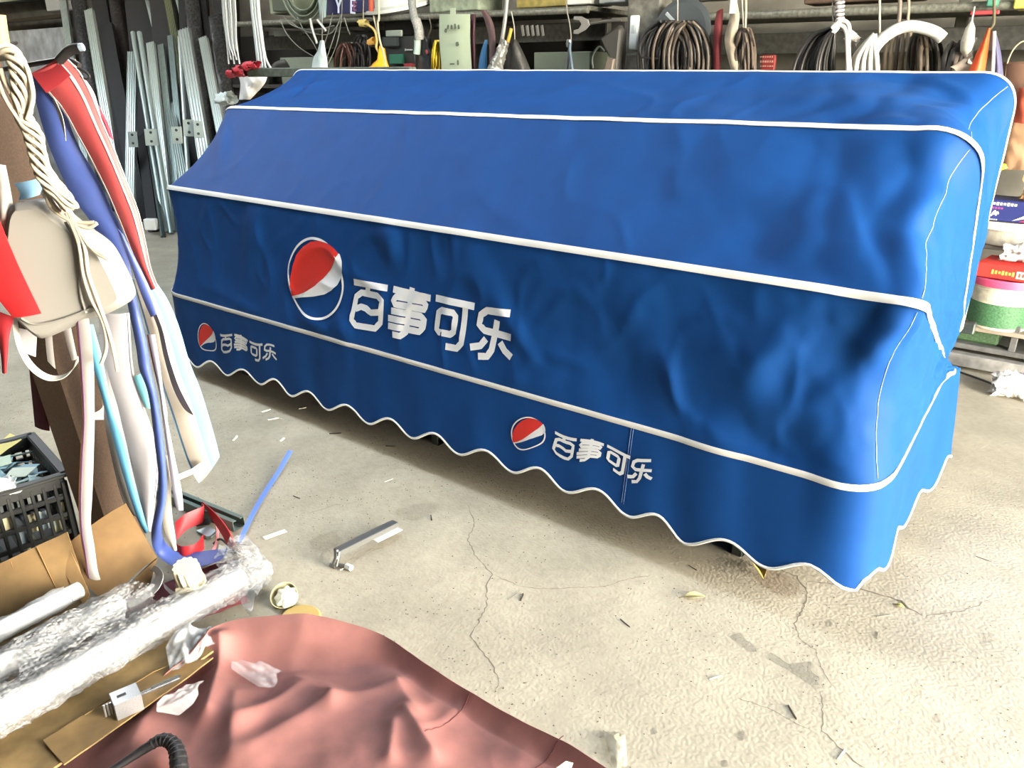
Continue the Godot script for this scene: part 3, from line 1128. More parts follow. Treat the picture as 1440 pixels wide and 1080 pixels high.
	mb.box((c0 + c1) * 0.5 + Vector3(0, -0.018, 0), Vector3(L, 0.003, 0.05), cb, 0.001)
	mb.box((c0 + c1) * 0.5 + z * 0.0235, Vector3(L, 0.04, 0.003), cb, 0.001)
	mb.box((c0 + c1) * 0.5 - z * 0.0235, Vector3(L, 0.04, 0.003), cb, 0.001)
	mb.box((c0 + c1) * 0.5 + z * 0.016 + Vector3(0, 0.0185, 0), Vector3(L, 0.003, 0.016), cb, 0.001)
	mb.box((c0 + c1) * 0.5 - z * 0.016 + Vector3(0, 0.0185, 0), Vector3(L, 0.003, 0.016), cb, 0.001)
	solo(mb, "steel_channel", "grey-green steel channel lying on the floor behind the red straps", "steel profile", mat("6f7f78", 0.45, 0.5, "fine", 3.0))

	# white tag
	mb = MB.new()
	var ta := fl(371, 757, 0.006)
	var tb := fl(402, 746, 0.003)
	x = (tb - ta).normalized()
	z = x.cross(Vector3.UP).normalized()
	mb.box((ta + tb) * 0.5, Vector3(ta.distance_to(tb), 0.002, 0.022), Basis(x, z.cross(x), z), 0.0005)
	solo(mb, "white_tag", "small white paper tag on the floor above the bubble wrap's end", "tag", mat("dedbd0", 0.7))

	# cream plastic cap: a shallow ring with a lobed disc inside
	var cream := mat("d8cda2", 0.45)
	var cap := thing("plastic_rosette", "round cream plastic cap with a lobed white rosette on bare floor", "cap", fl(401, 846))
	var up := Vector3(0.25, 0.86, 0.45).normalized()
	var bx := Basis(up.cross(Vector3(0, 0, 1)).normalized(), up, up.cross(Vector3(0, 0, 1)).normalized().cross(up).normalized())
	var xf := Transform3D(bx, fl(400, 838, 0.03))
	mb = MB.new()
	mb.lathe(PackedVector2Array([Vector2(0.0, -0.02), Vector2(0.036, -0.02), Vector2(0.042, 0.008), Vector2(0.039, 0.008), Vector2(0.034, -0.014), Vector2(0.0, -0.014)]), 32, xf)
	part(mb, "cup", cream, cap)
	mb = MB.new()
	mb.lathe(PackedVector2Array([Vector2(0.0, 0.012), Vector2(0.012, 0.011), Vector2(0.03, 0.004), Vector2(0.033, 0.002), Vector2(0.03, -0.004), Vector2(0.0, -0.004)]), 48, xf.translated(bx * Vector3(0.012, 0.01, 0)), 8, 0.1)
	part(mb, "rosette", mat("e9e3c4", 0.4), cap)
	# tan disc half under the cloth
	mb = MB.new()
	mb.lathe(PackedVector2Array([Vector2(0.0, 0.0), Vector2(0.06, 0.0), Vector2(0.062, 0.006), Vector2(0.056, 0.012), Vector2(0.0, 0.012)]), 36, Transform3D(Basis.IDENTITY, fl(422, 872, 0.001)))
	solo(mb, "plastic_disc", "flat tan plastic disc half covered by the red cloth's edge", "disc", mat("b59a58", 0.5))
	# two toothed cream knobs
	var knob_places := [[266, 812, 0.13, "cream toothed plastic fitting standing on top of another one", 0.05], [271, 832, 0.075, "lower cream toothed plastic fitting, half behind the bubble wrap", 0.05]]
	for k in knob_places:
		var kp := fl(k[0], k[1], k[2])
		var kn := thing("toothed_fitting", k[3], "fitting", Vector3(kp.x, kp.y - 0.05, kp.z))
		var tilt := Basis(Vector3(0.8, 0, -0.6), 0.25 if k[2] > 0.1 else 1.2)
		mb = MB.new()
		mb.lathe(PackedVector2Array([Vector2(0.0, -0.03), Vector2(0.034, -0.03), Vector2(0.036, -0.026), Vector2(0.036, 0.026), Vector2(0.034, 0.03), Vector2(0.0, 0.03)]), 64, Transform3D(tilt, kp + tilt * Vector3(0, 0.02, 0)), 12, 0.07)
		part(mb, "toothed_rim", mat("e3d8b8", 0.5), kn)
		mb = MB.new()
		mb.lathe(PackedVector2Array([Vector2(0.0, -0.03), Vector2(0.03, -0.03), Vector2(0.042, -0.014), Vector2(0.042, -0.004), Vector2(0.0, -0.002)]), 36, Transform3D(tilt, kp + tilt * Vector3(0, -0.012, 0)))
		part(mb, "collar", mat("d9cdab", 0.5), kn)
	# red strap heap and its small hardware
	var red := mat("b3242b", 0.55)
	var heap: Array = [
		[[[247, 735], [262, 722], [285, 712], [283, 708]], [[248, 760], [262, 745], [284, 735], [285, 730]], 0.03, "upper loop of wide red strap lying on the floor"],
		[[[243, 758], [255, 768], [275, 764], [285, 752]], [[245, 780], [258, 788], [276, 782], [286, 772]], 0.02, "lower loop of wide red strap on the floor, below the other loop"],
		[[[285, 705], [304, 722], [322, 745], [330, 765]], [[284, 712], [299, 730], [315, 755], [324, 772]], 0.03, "red strap end running from the loops to the bubble wrap"],
	]
	for hh in heap:
		l = PackedVector3Array()
		r = PackedVector3Array()
		for k in hh[0].size():
			var up_k: float = hh[2] * (1.0 + 0.9 * sin(PI * k / (hh[0].size() - 1.0)))
			l.append(fl(hh[0][k][0], hh[0][k][1], up_k + 0.03))
			r.append(fl(hh[1][k][0], hh[1][k][1], up_k * 0.6))
		mb = MB.new()
		mb.sheet(strip_rows(smooth_line(l), smooth_line(r), 4, 0.002), 0.003)
		solo(mb, "red_strap", hh[3], "strap", red)
	mb = MB.new()
	mb.sheet(strip_rows(smooth_line(PackedVector3Array([fl(290, 716, 0.01), fl(303, 737, 0.03), fl(302, 765, 0.02), fl(290, 780, 0.01)])), smooth_line(PackedVector3Array([fl(297, 712, 0.01), fl(308, 737, 0.02), fl(305, 768, 0.012), fl(293, 783, 0.006)])), 3), 0.002)
	solo(mb, "pink_ribbon", "narrow dull pink ribbon curling between the red straps", "ribbon", mat("a8696d", 0.7))
	mb = MB.new()
	var sp := fl(291, 748, 0.012)
	mb.slab(PackedVector2Array([Vector2(-0.035, -0.02), Vector2(0.03, -0.02), Vector2(0.04, -0.012), Vector2(0.035, 0.02), Vector2(-0.02, 0.022)]), 0.012, Transform3D(Basis(Vector3(0.6, 0, 0.8), 0.0) * Basis(Vector3.RIGHT, -PI / 2 + 0.2), sp), 0.003)
	solo(mb, "steel_plate", "small grey steel plate on the floor inside the red straps", "plate", mat("8b9a98", 0.4, 0.6))
	mb = MB.new()
	mb.tube(smooth_line(PackedVector3Array([fl(300, 765, 0.01), fl(310, 758, 0.02), fl(322, 768, 0.015), fl(331, 778, 0.01)])), 0.004, 6)
	solo(mb, "black_wire", "short black wire on the floor between the red straps and bubble wrap", "wire", mat("1c1a1c", 0.6))
	mb = MB.new()
	mb.box(fl(285, 735, 0.014), Vector3(0.05, 0.018, 0.02), Basis(Vector3.UP, 0.9), 0.004)
	mb.box(fl(283, 732, 0.028), Vector3(0.02, 0.012, 0.02), Basis(Vector3.UP, 0.9), 0.004)
	solo(mb, "black_buckle", "black buckle half hidden under the red strap loops", "buckle", mat("232124", 0.5))
	mb = MB.new()
	mb.tube(PackedVector3Array([fl(249, 672, 0.012), fl(268, 664, 0.012)]), 0.012, 10)
	solo(mb, "white_rod", "short white rod on the floor behind the light blue strip", "rod", mat("dcdad0", 0.5))

# ---------- the post at the left and what hangs on it ----------
func edges(a: Array, dist: float, per := 6) -> PackedVector3Array: return hpath(a, dist, per)

func hang(called: String, label: String, cat: String, m: Material, l: Array, r: Array, dist: float, bow := 0.01, wr := 0.004, thick := 0.002, group := "") -> Array:
	var el := edges(l, dist)
	var er := edges(r, dist)
	var n := mini(l.size(), r.size())
	var mb := MB.new()
	mb.sheet(strip_rows(el, er, 8, bow, 0.0, 1.0, 0.0, wr), thick)
	var o := thing(called, label, cat, mb.base_point(), group)
	part(mb, "cloth", m, o)
	return [o, el, er]

func band(h: Array, called: String, m: Material, f0: float, f1: float, bow: float, wr: float, lift := 0.0025) -> void:
	var mb := MB.new()
	var el: PackedVector3Array = h[1]
	var er: PackedVector3Array = h[2]
	var rows := []
	for row in strip_rows(el, er, 4, 0.0, f0, f1, 0.0, 0.0):
		rows.append(row)
	for i in rows.size():
		for j in 5:
			var f := lerpf(f0, f1, j / 4.0)
			var p: Vector3 = rows[i][j]
			var out := (EYE - p)
			out.y = 0
			out = out.normalized()
			p += out * (bow * 4.0 * f * (1.0 - f) + lift + wr * noise3(p, 9.0))
			rows[i][j] = p
	mb.sheet(rows, 0.001)
	part(mb, called, m, h[0])

func rope_strand(o: Node3D, pts: PackedVector3Array, r: float, m: Material) -> void:
	var mb := MB.new()
	mb.tube(pts, r, 7)
	part(mb, "strand", m, o)

func build_hanging() -> void:
	# square timber post, floor to roof, turned a little
	var wood := mat("523f2e", 0.75, 0.0, "wood", 2.2)
	var post := thing("timber_post", "brown square timber post hung with straps, ropes and fabric strips", "post", fl(165, 790))
	var mb := MB.new()
	var pb := Basis(Vector3.UP, 0.35)
	var foot := fl(138, 796) + Vector3(-0.05, 0, -0.1)
	var head := hp(-64, 40, 2.22)
	var along := (head - foot).normalized()
	var side := (pb * Vector3.RIGHT - along * along.dot(pb * Vector3.RIGHT)).normalized()
	mb.box(foot.lerp(head, 0.62), Vector3(0.12, foot.distance_to(head) * 1.25, 0.13), Basis(side, along, side.cross(along)), 0.008)
	part(mb, "shaft", wood, post)
	mb = MB.new()
	var hk0 := hp(-8, 100, 2.12)
	mb.tube(smooth_line(PackedVector3Array([hk0, hp(60, 88, 2.06), hp(95, 84, 2.02), hp(112, 92, 2.0)])), 0.006, 8)
	part(mb, "hook", mat("3d3a38", 0.5, 0.6), post)
	mb = MB.new()
	mb.tube(smooth_line(PackedVector3Array([hp(22, 60, 2.14), hp(8, 64, 2.0), hp(2, 72, 1.93), hp(4, 80, 1.92)])), 0.005, 8)
	part(mb, "hook", mat("3d3a38", 0.5, 0.6), post)

	var rubber := mat("0d0d0e", 0.6)
	var hd := thing("rubber_grip", "black rubber tool grip hooked over the top of the red strip", "grip", hp(96, 85, 1.99))
	mb = MB.new()
	mb.tube(hpath([[83, 86], [88, 80], [95, 73], [104, 69], [113, 68]], 1.99), 0.011, 10, 0.0125)
	part(mb, "sleeve", rubber, hd)
	mb = MB.new()
	mb.tube(PackedVector3Array([hp(112, 67, 1.985), hp(117, 66, 1.985)]), 0.009, 10)
	part(mb, "end_cap", mat("9fb4c4", 0.2, 0.3), hd, "shiny pale end cap")
	mb = MB.new()
	mb.tube(hpath([[95, 95], [108, 96], [120, 101], [126, 108], [120, 111], [106, 103], [97, 99]], 2.0), 0.0035, 7)
	solo(mb, "wire_loop", "black wire loop hanging just under the black rubber grip", "wire", rubber)
	mb = MB.new()
	mb.sheet(strip_rows(edges([[97, 82], [99, 96], [108, 118], [120, 150]], 2.03), edges([[107, 84], [112, 100], [132, 130], [142, 165]], 2.03), 4, 0.008, 0.0, 1.0, 0.0, 0.004), 0.002)
	solo(mb, "cream_rag", "cream rag hanging behind the red strip below the black rubber grip", "rag", mat("cfc6b6", 0.8))
	# crimson scrap beside the white strip
	mb = MB.new()
	mb.sheet(strip_rows(edges([[118, 128], [128, 150], [142, 168], [150, 190]], 2.04), edges([[130, 126], [134, 140], [150, 170], [160, 196]], 2.04), 4, 0.01, 0.0, 1.0, 0.0, 0.005), 0.002)
	solo(mb, "crimson_rag", "bright crimson rag end peeping out behind the long red strip", "rag", mat("b0243a", 0.7))

	var red := mat("a24446", 0.5)
	var white := mat("bab6b3", 0.55)
	var cream_white := mat("c2bbad", 0.55)
	var blue := mat("425596", 0.5)
	var sky := mat("76b2d8", 0.5)
	var lav := mat("c9c7d8", 0.55)
	# light blue and white wide strip, behind the red one
	var h := hang("pale_blue_strip", "wide light blue fabric strip with cream band, hanging below the red strip", "strip", sky,
		[[186, 392], [200, 440], [214, 490], [224, 530], [240, 577], [258, 632], [269, 660], [281, 679]], [[216, 392], [235, 420], [251, 457], [267, 510], [282, 548], [295, 590], [304, 622], [309, 642]], 2.1, 0.012, 0.003)
	band(h, "cream_band", cream_white, 0.06, 0.62, 0.012, 0.003)
	mb = MB.new()
	mb.sheet(strip_rows(edges([[212, 436], [222, 462], [230, 500], [243, 545], [258, 574], [271, 584]], 2.075), edges([[218, 436], [229, 465], [237, 500], [250, 540], [262, 565], [272, 583]], 2.055), 4), 0.002)
	part(mb, "curled_edge", mat("a79fa6", 0.6), h[0], "curled grey edge of the cream band")
	mb = MB.new()
	mb.sheet(strip_rows(edges([[268, 660], [276, 655], [286, 648]], 2.07), edges([[280, 679], [290, 667], [299, 657]], 2.06), 4), 0.002)
	part(mb, "white_end", mat("f0ede4", 0.5), h[0], "white folded lower end")

	# white strip under the light blue one, then the light blue one, then grey white ones
	h = hang("white_strip", "long white fabric strip showing left of the narrow light blue strip", "strip", white,
		[[134, 470], [140, 520], [146, 587], [158, 650], [172, 704], [185, 724]], [[160, 470], [166, 520], [176, 587], [186, 650], [196, 700], [206, 724]], 2.08, 0.01, 0.004)
	h = hang("narrow_blue_strip", "narrow light blue strip hanging under the grey canister", "strip", mat("62a6cc", 0.5),
		[[110, 456], [125, 500], [143, 558], [157, 611], [175, 675], [192, 727], [203, 749]], [[131, 456], [143, 500], [157, 566], [175, 617], [187, 669], [203, 727], [209, 747]], 2.05, 0.008, 0.003)
	h = hang("grey_white_strip", "broad greyish white strip between light blue and deep blue strips", "strip", mat("b4b2b6", 0.6),
		[[138, 440], [146, 517], [163, 570], [178, 622], [190, 669], [203, 740]], [[182, 440], [188, 523], [202, 570], [216, 611], [223, 655], [213, 748]], 2.075, 0.014, 0.005)
	band(h, "edge_line", mat("8e8a92", 0.6), 0.93, 0.97, 0.014, 0.005)
	h = hang("white_strip", "white strip ending at the red straps, right of deep blue strip", "strip", cream_white,
		[[226, 640], [232, 670], [228, 720], [232, 748], [243, 774]], [[236, 640], [240, 675], [242, 722], [246, 750], [249, 774]], 2.1, 0.004, 0.002)
	h = hang("lavender_strip", "pale lavender strip hanging just right of the narrow deep blue tail", "strip", lav,
		[[208, 470], [218, 520], [225, 560], [233, 622], [242, 687], [248, 717]], [[218, 470], [226, 520], [234, 582], [245, 640], [255, 687], [258, 717]], 2.085, 0.006, 0.003)
	h = hang("teal_scrap", "small teal scrap hanging between the white strips and blue tail", "scrap", mat("6fb0bd", 0.55),
		[[188, 530], [194, 548], [204, 572]], [[200, 524], [208, 548], [212, 575]], 2.068, 0.003, 0.002)
	h = hang("striped_ribbon", "thin red and white edged ribbon hanging behind the blue tail", "ribbon", mat("d9cfc8", 0.6),
		[[206, 470], [214, 510], [226, 560], [233, 585]], [[214, 470], [221, 510], [231, 556], [236, 585]], 2.098, 0.002, 0.001)
	band(h, "red_line", mat("a83a44", 0.6), 0.1, 0.4, 0.002, 0.001)

	# deep blue strip with a narrow tail that runs down to the floor
	h = hang("blue_strip", "long deep blue strip whose narrow tail winds down onto the floor", "strip", blue,
		[[42, 108], [50, 142], [67, 200], [88, 250], [105, 282], [130, 316], [155, 368], [175, 411], [181, 436], [191, 487], [196, 520], [208, 553], [216, 611], [222, 663], [221, 704], [213, 745], [216, 772, 2.09], [232, 790, 2.09], [252, 797, 2.07], [283, 796, 2.05], [309, 788, 2.05]],
		[[76, 96], [84, 130], [108, 200], [137, 250], [155, 290], [175, 332], [186, 392], [193, 425], [199, 450], [207, 487], [212, 520], [221, 558], [229, 611], [234, 663], [234, 701], [227, 742], [232, 762, 2.13], [246, 774, 2.14], [260, 778, 2.14], [280, 776, 2.14], [320, 770, 2.14]], 2.02, 0.012, 0.004)
	h = hang("blue_strip", "short deep blue strip lying over the red strip's lower end", "strip", mat("48599c", 0.5),
		[[165, 322], [185, 376], [200, 418], [212, 446]], [[174, 330], [195, 372], [212, 408], [223, 438]], 1.975, 0.008, 0.002)

	# the long red strip, folded over the hook
	h = hang("red_strip", "long red fabric strip with white edge lines, folded over the hook", "strip", red,
		[[46, 104], [68, 131], [88, 155], [108, 190], [128, 226], [150, 270], [167, 310], [184, 352], [196, 378], [211, 408]],
		[[95, 82], [112, 100], [128, 130], [144, 170], [162, 212], [180, 258], [196, 300], [207, 350], [213, 378], [222, 402]], 2.0, 0.014, 0.003)
	band(h, "white_line", white, 0.70, 0.78, 0.014, 0.003)
	band(h, "white_line", white, 0.0, 0.045, 0.014, 0.003)
	band(h, "white_line", white, 0.965, 1.0, 0.014, 0.003)
	mb = MB.new()
	mb.sheet(strip_rows(edges([[45, 104], [60, 96], [80, 84]], 2.0), edges([[66, 131], [80, 122], [100, 106]], 1.975), 4, 0.006), 0.002)
	part(mb, "top_fold", mat("9c2f36", 0.55), h[0], "darker fold at the top")
	mb = MB.new()
	mb.sheet(strip_rows(edges([[74, 140], [83, 165], [92, 195]], 1.985), edges([[76, 138], [88, 165], [92.5, 198]], 1.975), 3), 0.001)
	solo(mb, "white_ribbon", "thin white ribbon end on top of the wide deep blue strip", "ribbon", white)

	# narrow white strip with purple edge, in front
	h = hang("edged_strip", "narrow white strip with a purple edge, hanging in front of the box", "strip", white,
		[[107, 440], [112, 500], [117, 582], [114, 646], [112, 704], [114, 748], [119, 780], [125, 817], [137, 836]], [[124, 440], [131, 500], [133, 582], [132, 634], [130, 692], [128, 736], [133, 770], [139, 809], [152, 832]], 1.9, 0.004, 0.002)
	band(h, "purple_edge", mat("7c4f7e", 0.6), 0.0, 0.1, 0.004, 0.002)
	band(h, "orange_edge", mat("b98a56", 0.6), -0.09, 0.0, 0.004, 0.002, 0.001)
	mb = MB.new()
	mb.sheet(strip_rows(edges([[116, 586], [138, 578], [146, 570]], 2.0), edges([[116, 590], [140, 590], [146, 590]], 2.0), 3), 0.0015)
	solo(mb, "white_ribbon", "small white ribbon crossing the edged strip sideways", "ribbon", white)
	# curled end of it on the box
	h = hang("curled_ribbon", "white ribbon curling over the carton's torn corner", "ribbon", white,
		[[175, 845, 1.83], [190, 838, 1.84], [208, 826, 1.86], [219, 812, 1.88], [217, 804, 1.9], [211, 802, 1.92]], [[184, 856, 1.82], [202, 846, 1.82], [222, 830, 1.84], [230, 812, 1.86], [226, 800, 1.89], [217, 795, 1.92]], 1.85, 0.002, 0.0)
	band(h, "purple_edge", mat("7c4f7e", 0.6), 0.0, 0.12, 0.002, 0.0)
	h = hang("flat_ribbon", "white ribbon lying between the carton and the cream knobs", "ribbon", mat("ded6d0", 0.6),
		[[229, 820, 1.9], [240, 830, 1.9], [252, 836, 1.9]], [[232, 828, 1.88], [242, 838, 1.88], [254, 846, 1.88]], 1.9, 0.002, 0.0)

	# pieces hanging under the canister
	h = hang("white_scrap", "white square scrap hanging under the canister's left corner", "scrap", mat("e4e0e2", 0.6), [[26, 462], [26, 480], [30, 494]], [[52, 466], [51, 484], [50, 502]], 2.0, 0.002, 0.001)
	h = hang("white_scrap", "narrow white scrap cut at a slant under the canister's middle", "scrap", white, [[63, 470], [65, 492], [67, 508]], [[73, 470], [75, 494], [78, 519]], 1.98, 0.002, 0.001)
	h = hang("white_scrap", "white scrap under the canister, beside the edged strip", "scrap", white, [[88, 460], [94, 484], [101, 507]], [[99, 458], [104, 482], [109, 505]], 1.96, 0.002, 0.001)
	mb = MB.new()
	var lp := hpath([[17, 447], [18, 462], [24, 489], [37, 514], [54, 530], [72, 536], [90, 532], [103, 519], [108, 505]], 1.92, 6)
	var lp2 := PackedVector3Array()
	for p in lp: lp2.append(p + TOWARDS * 0.022 + Vector3(0, 0.006, 0))
	mb.sheet([lp, lp2], 0.002)
	solo(mb, "ribbon_loop", "white ribbon hanging in a wide open loop under the canister", "ribbon", mat("e7e0d2", 0.6))
	h = hang("maroon_cloth", "dark maroon cloth hanging behind the timber post", "cloth", mat("5a1626", 0.7), [[36, 470], [42, 530], [49, 600]], [[66, 470], [68, 530], [70, 606]], 2.27, 0.01, 0.004)
	h = hang("red_flap", "bright red fabric flap with a cut corner at the photo's left edge", "flap", mat("c4282c", 0.5), [[-45, 330], [-25, 388], [18, 447]], [[-5, 300], [25, 372], [58, 441]], 1.86, 0.006, 0.002)
	h = hang("red_rag", "dark red rag with a thin tail at the photo's left edge", "rag", mat("8e1a22", 0.6), [[-20, 430], [-4, 470], [1, 500], [3, 524]], [[20, 446], [13, 474], [11, 500], [9, 524]], 1.9, 0.008, 0.004)

	# grey white canister
	var can := thing("canister", "greyish white plastic canister with rounded corners hung on the post", "canister", hp(95, 470, 1.88))
	var outl: Array = [[18, 286], [56, 284], [80, 300], [108, 322], [140, 345], [156, 368], [175, 408], [176, 425], [161, 437], [130, 449], [100, 461], [66, 475], [50, 475], [28, 457], [16, 442], [6, 415], [4, 360], [8, 305]]
	var org := hp(95, 380, 1.93)
	var zx := -TOWARDS
	var bx := Vector3.UP.cross(zx).normalized()
	var cb := Basis(bx, zx.cross(bx), zx)
	var poly := PackedVector3Array()
	for q in outl: poly.append(hp(q[0], q[1], 1.90))
	poly.append(poly[0])
	var sm := smooth_line(poly, 4)
	var flat := PackedVector2Array()
	for i in sm.size() - 1:
		var d := sm[i] - org
		flat.append(Vector2(d.dot(cb.x), d.dot(cb.y)))
	mb = MB.new()
	mb.slab(flat, 0.085, Transform3D(cb, org), 0.018)
	part(mb, "body", mat("9a9891", 0.5), can)
	mb = MB.new()
	mb.tube(hpath([[92, 312], [106, 340], [112, 372], [113, 410], [121, 440]], 1.885), 0.004, 6)
	part(mb, "moulded_ridge", mat("8e8c86", 0.5), can)
	mb = MB.new()
	mb.tube(hpath([[30, 448], [50, 456], [90, 448], [140, 428]], 1.884), 0.003, 6)
	part(mb, "moulded_ridge", mat("8e8c86", 0.5), can)

	# rope hank: twisted strands, then loose ends over the canister
	var rope := mat("c4b9a4", 0.85, 0.0, "fine", 8.0)
	var hank := thing("rope_hank", "thick hank of twisted cream cord hanging at the left edge", "rope", hp(60, 300, 1.86))
	var spine := hpath([[0, 74], [18, 82], [30, 104], [34, 136], [31, 166], [43, 190], [55, 214], [66, 244], [82, 272], [96, 296]], 1.86, 8)
	for k in 7:
		var line := PackedVector3Array()
		for i in spine.size():
			var a := TAU * k / 7.0 + i * 0.16
			var rr := 0.015 + 0.007 * sin(i * 0.35 + k)
			var t := (spine[mini(i + 1, spine.size() - 1)] - spine[maxi(i - 1, 0)]).normalized()
			var s := t.cross(TOWARDS).normalized()
			line.append(spine[i] + s * cos(a) * rr + TOWARDS * sin(a) * rr)
		rope_strand(hank, line, 0.0056, rope)
	for q in [[[0, 96], [8, 118], [20, 140], [31, 160]], [[-4, 105], [3, 128], [14, 150], [29, 172]], [[22, 78], [36, 92], [44, 118], [46, 140], [38, 168]]]:
		rope_strand(hank, hpath(q, 1.85, 6), 0.0056, rope)
	for q in [
		[[58, 235], [62, 262], [72, 292], [98, 310], [122, 320], [136, 314]],
		[[60, 232], [66, 270], [84, 298], [108, 312], [132, 313]],
		[[86, 272], [100, 300], [116, 330], [132, 352], [152, 365]],
		[[90, 285], [108, 318], [125, 345], [145, 358], [153, 366]],
		[[92, 296], [110, 340], [117, 385], [128, 420], [144, 452], [150, 486], [142, 512]],
		[[98, 300], [118, 345], [124, 385], [138, 425], [152, 465], [160, 495], [165, 522]],
		[[52, 215], [58, 245], [66, 268], [92, 290], [104, 318], [113, 342]],
	]: rope_strand(hank, hpath(q, 1.874, 6), 0.0052, rope)
	mb = MB.new()
	mb.tube(hpath([[-6, 20], [-2, 48], [3, 76]], 1.88), 0.02, 10)
	part(mb, "yellow_binding", mat("bfae78", 0.7, 0.0, "fine", 6.0), hank, "yellow binding at the top")
	mb = MB.new()
	mb.sheet(strip_rows(edges([[-12, 225], [-10, 265], [-8, 300], [-6, 330]], 1.94), edges([[8, 232], [14, 262], [18, 290], [16, 330]], 1.94), 6, 0.03, 0.0, 1.0, 0.0, 0.02), 0.003)
	solo(mb, "white_bag", "crumpled whitish bag at the left edge above the red flap", "bag", mat("d5d0c8", 0.6))
	mb = MB.new()
	mb.sheet(strip_rows(edges([[20, 258], [28, 272], [26, 282]], 2.0), edges([[58, 250], [60, 262], [56, 274]], 2.0), 5, 0.01, 0.0, 1.0, 0.0, 0.008), 0.002)
	solo(mb, "blue_scrap", "dusty blue scrap wedged above the grey canister behind the cord", "scrap", mat("6f97b4", 0.6))

# ---------- the heap at the lower left ----------
func plate(mb: MB, p: PackedVector3Array, thick: float, div := 6, bend := 0.0) -> void:   # a quad sheet a-b-c-d, bent a little
	var rows := []
	for i in div + 1:
		var row := PackedVector3Array()
		for j in div + 1:
			var u := float(i) / div
			var v := float(j) / div
			var q := p[0].lerp(p[3], u).lerp(p[1].lerp(p[2], u), v)
			q.y += bend * 4.0 * v * (1.0 - v) + 0.004 * noise3(q, 6.0)
			row.append(q)
		rows.append(row)
	mb.sheet(rows, thick)

func crumple(mb: MB, a: Vector3, b: Vector3, r0: float, r1: float, amp: float, flat := 0.75, nu := 90, nv := 40, flare := 0.0, sd := 0.0) -> void:
	var x := (b - a).normalized()
	var z := x.cross(Vector3.UP).normalized()
	var y := z.cross(x)
	var rows := []
	for i in nu + 1:
		var t := float(i) / nu
		var row := PackedVector3Array()
		for j in nv + 1:
			var an := TAU * j / nv
			var dir := z * cos(an) + y * sin(an) * flat
			var r := lerpf(r0, r1, t) * (1.0 + flare * pow(t, 6.0))
			var q := Vector3(t * a.distance_to(b) * 5.0 + sd, cos(an) * 0.9, sin(an) * 0.9)
			var d := amp * (noise_a.get_noise_3dv(q * 0.9) + 0.7 * (0.5 - absf(noise_b.get_noise_3dv(q * 1.7)) * 1.6) + 0.55 * (0.4 - absf(noise_b.get_noise_3dv(q * 4.3 + Vector3(5, 1, 2)))) + 0.3 * (0.4 - absf(noise_b.get_noise_3dv(q * 10.0))))
			var p := a.lerp(b, t) + dir * (r + d) + x * (0.03 * noise_b.get_noise_3dv(q * 1.3 + Vector3(4, 4, 4)) if i == nu or i == 0 else 0.0)
			p.y = maxf(p.y, 0.004)
			row.append(p)
		rows.append(row)
	mb.grid(rows, 1)

func film_sheet(called: String, label: String, cat: String, m: Material, c: Array, h: float, amp: float, sd: float) -> void:   # c: four pixels
	var p := []
	for q in c: p.append(fl(q[0], q[1], q[2] if q.size() > 2 else h))
	var rows := []
	for i in 15:
		var u := i / 14.0
		var row := PackedVector3Array()
		for j in 19:
			var v := j / 18.0
			var un := 0.5 + (u - 0.5) * (1.0 if called == "bubble_film" else 0.5 + 0.55 * sin(PI * clampf(v * 1.15 + 0.12, 0.0, 1.0)))
			var q: Vector3 = p[0].lerp(p[3], un).lerp(p[1].lerp(p[2], un), v)
			var k := Vector3(v * 4.0 + sd, u * 2.0, sd)
			q.y += amp * (0.6 + noise_a.get_noise_3dv(k * 0.7) + 0.8 * (0.4 - absf(noise_b.get_noise_3dv(k * 1.1)))) * (0.4 + sin(PI * v)) 
			row.append(q)
		rows.append(row)
	var mb := MB.new()
	mb.sheet(rows, 0.0008)
	solo(mb, called, label, cat, m)

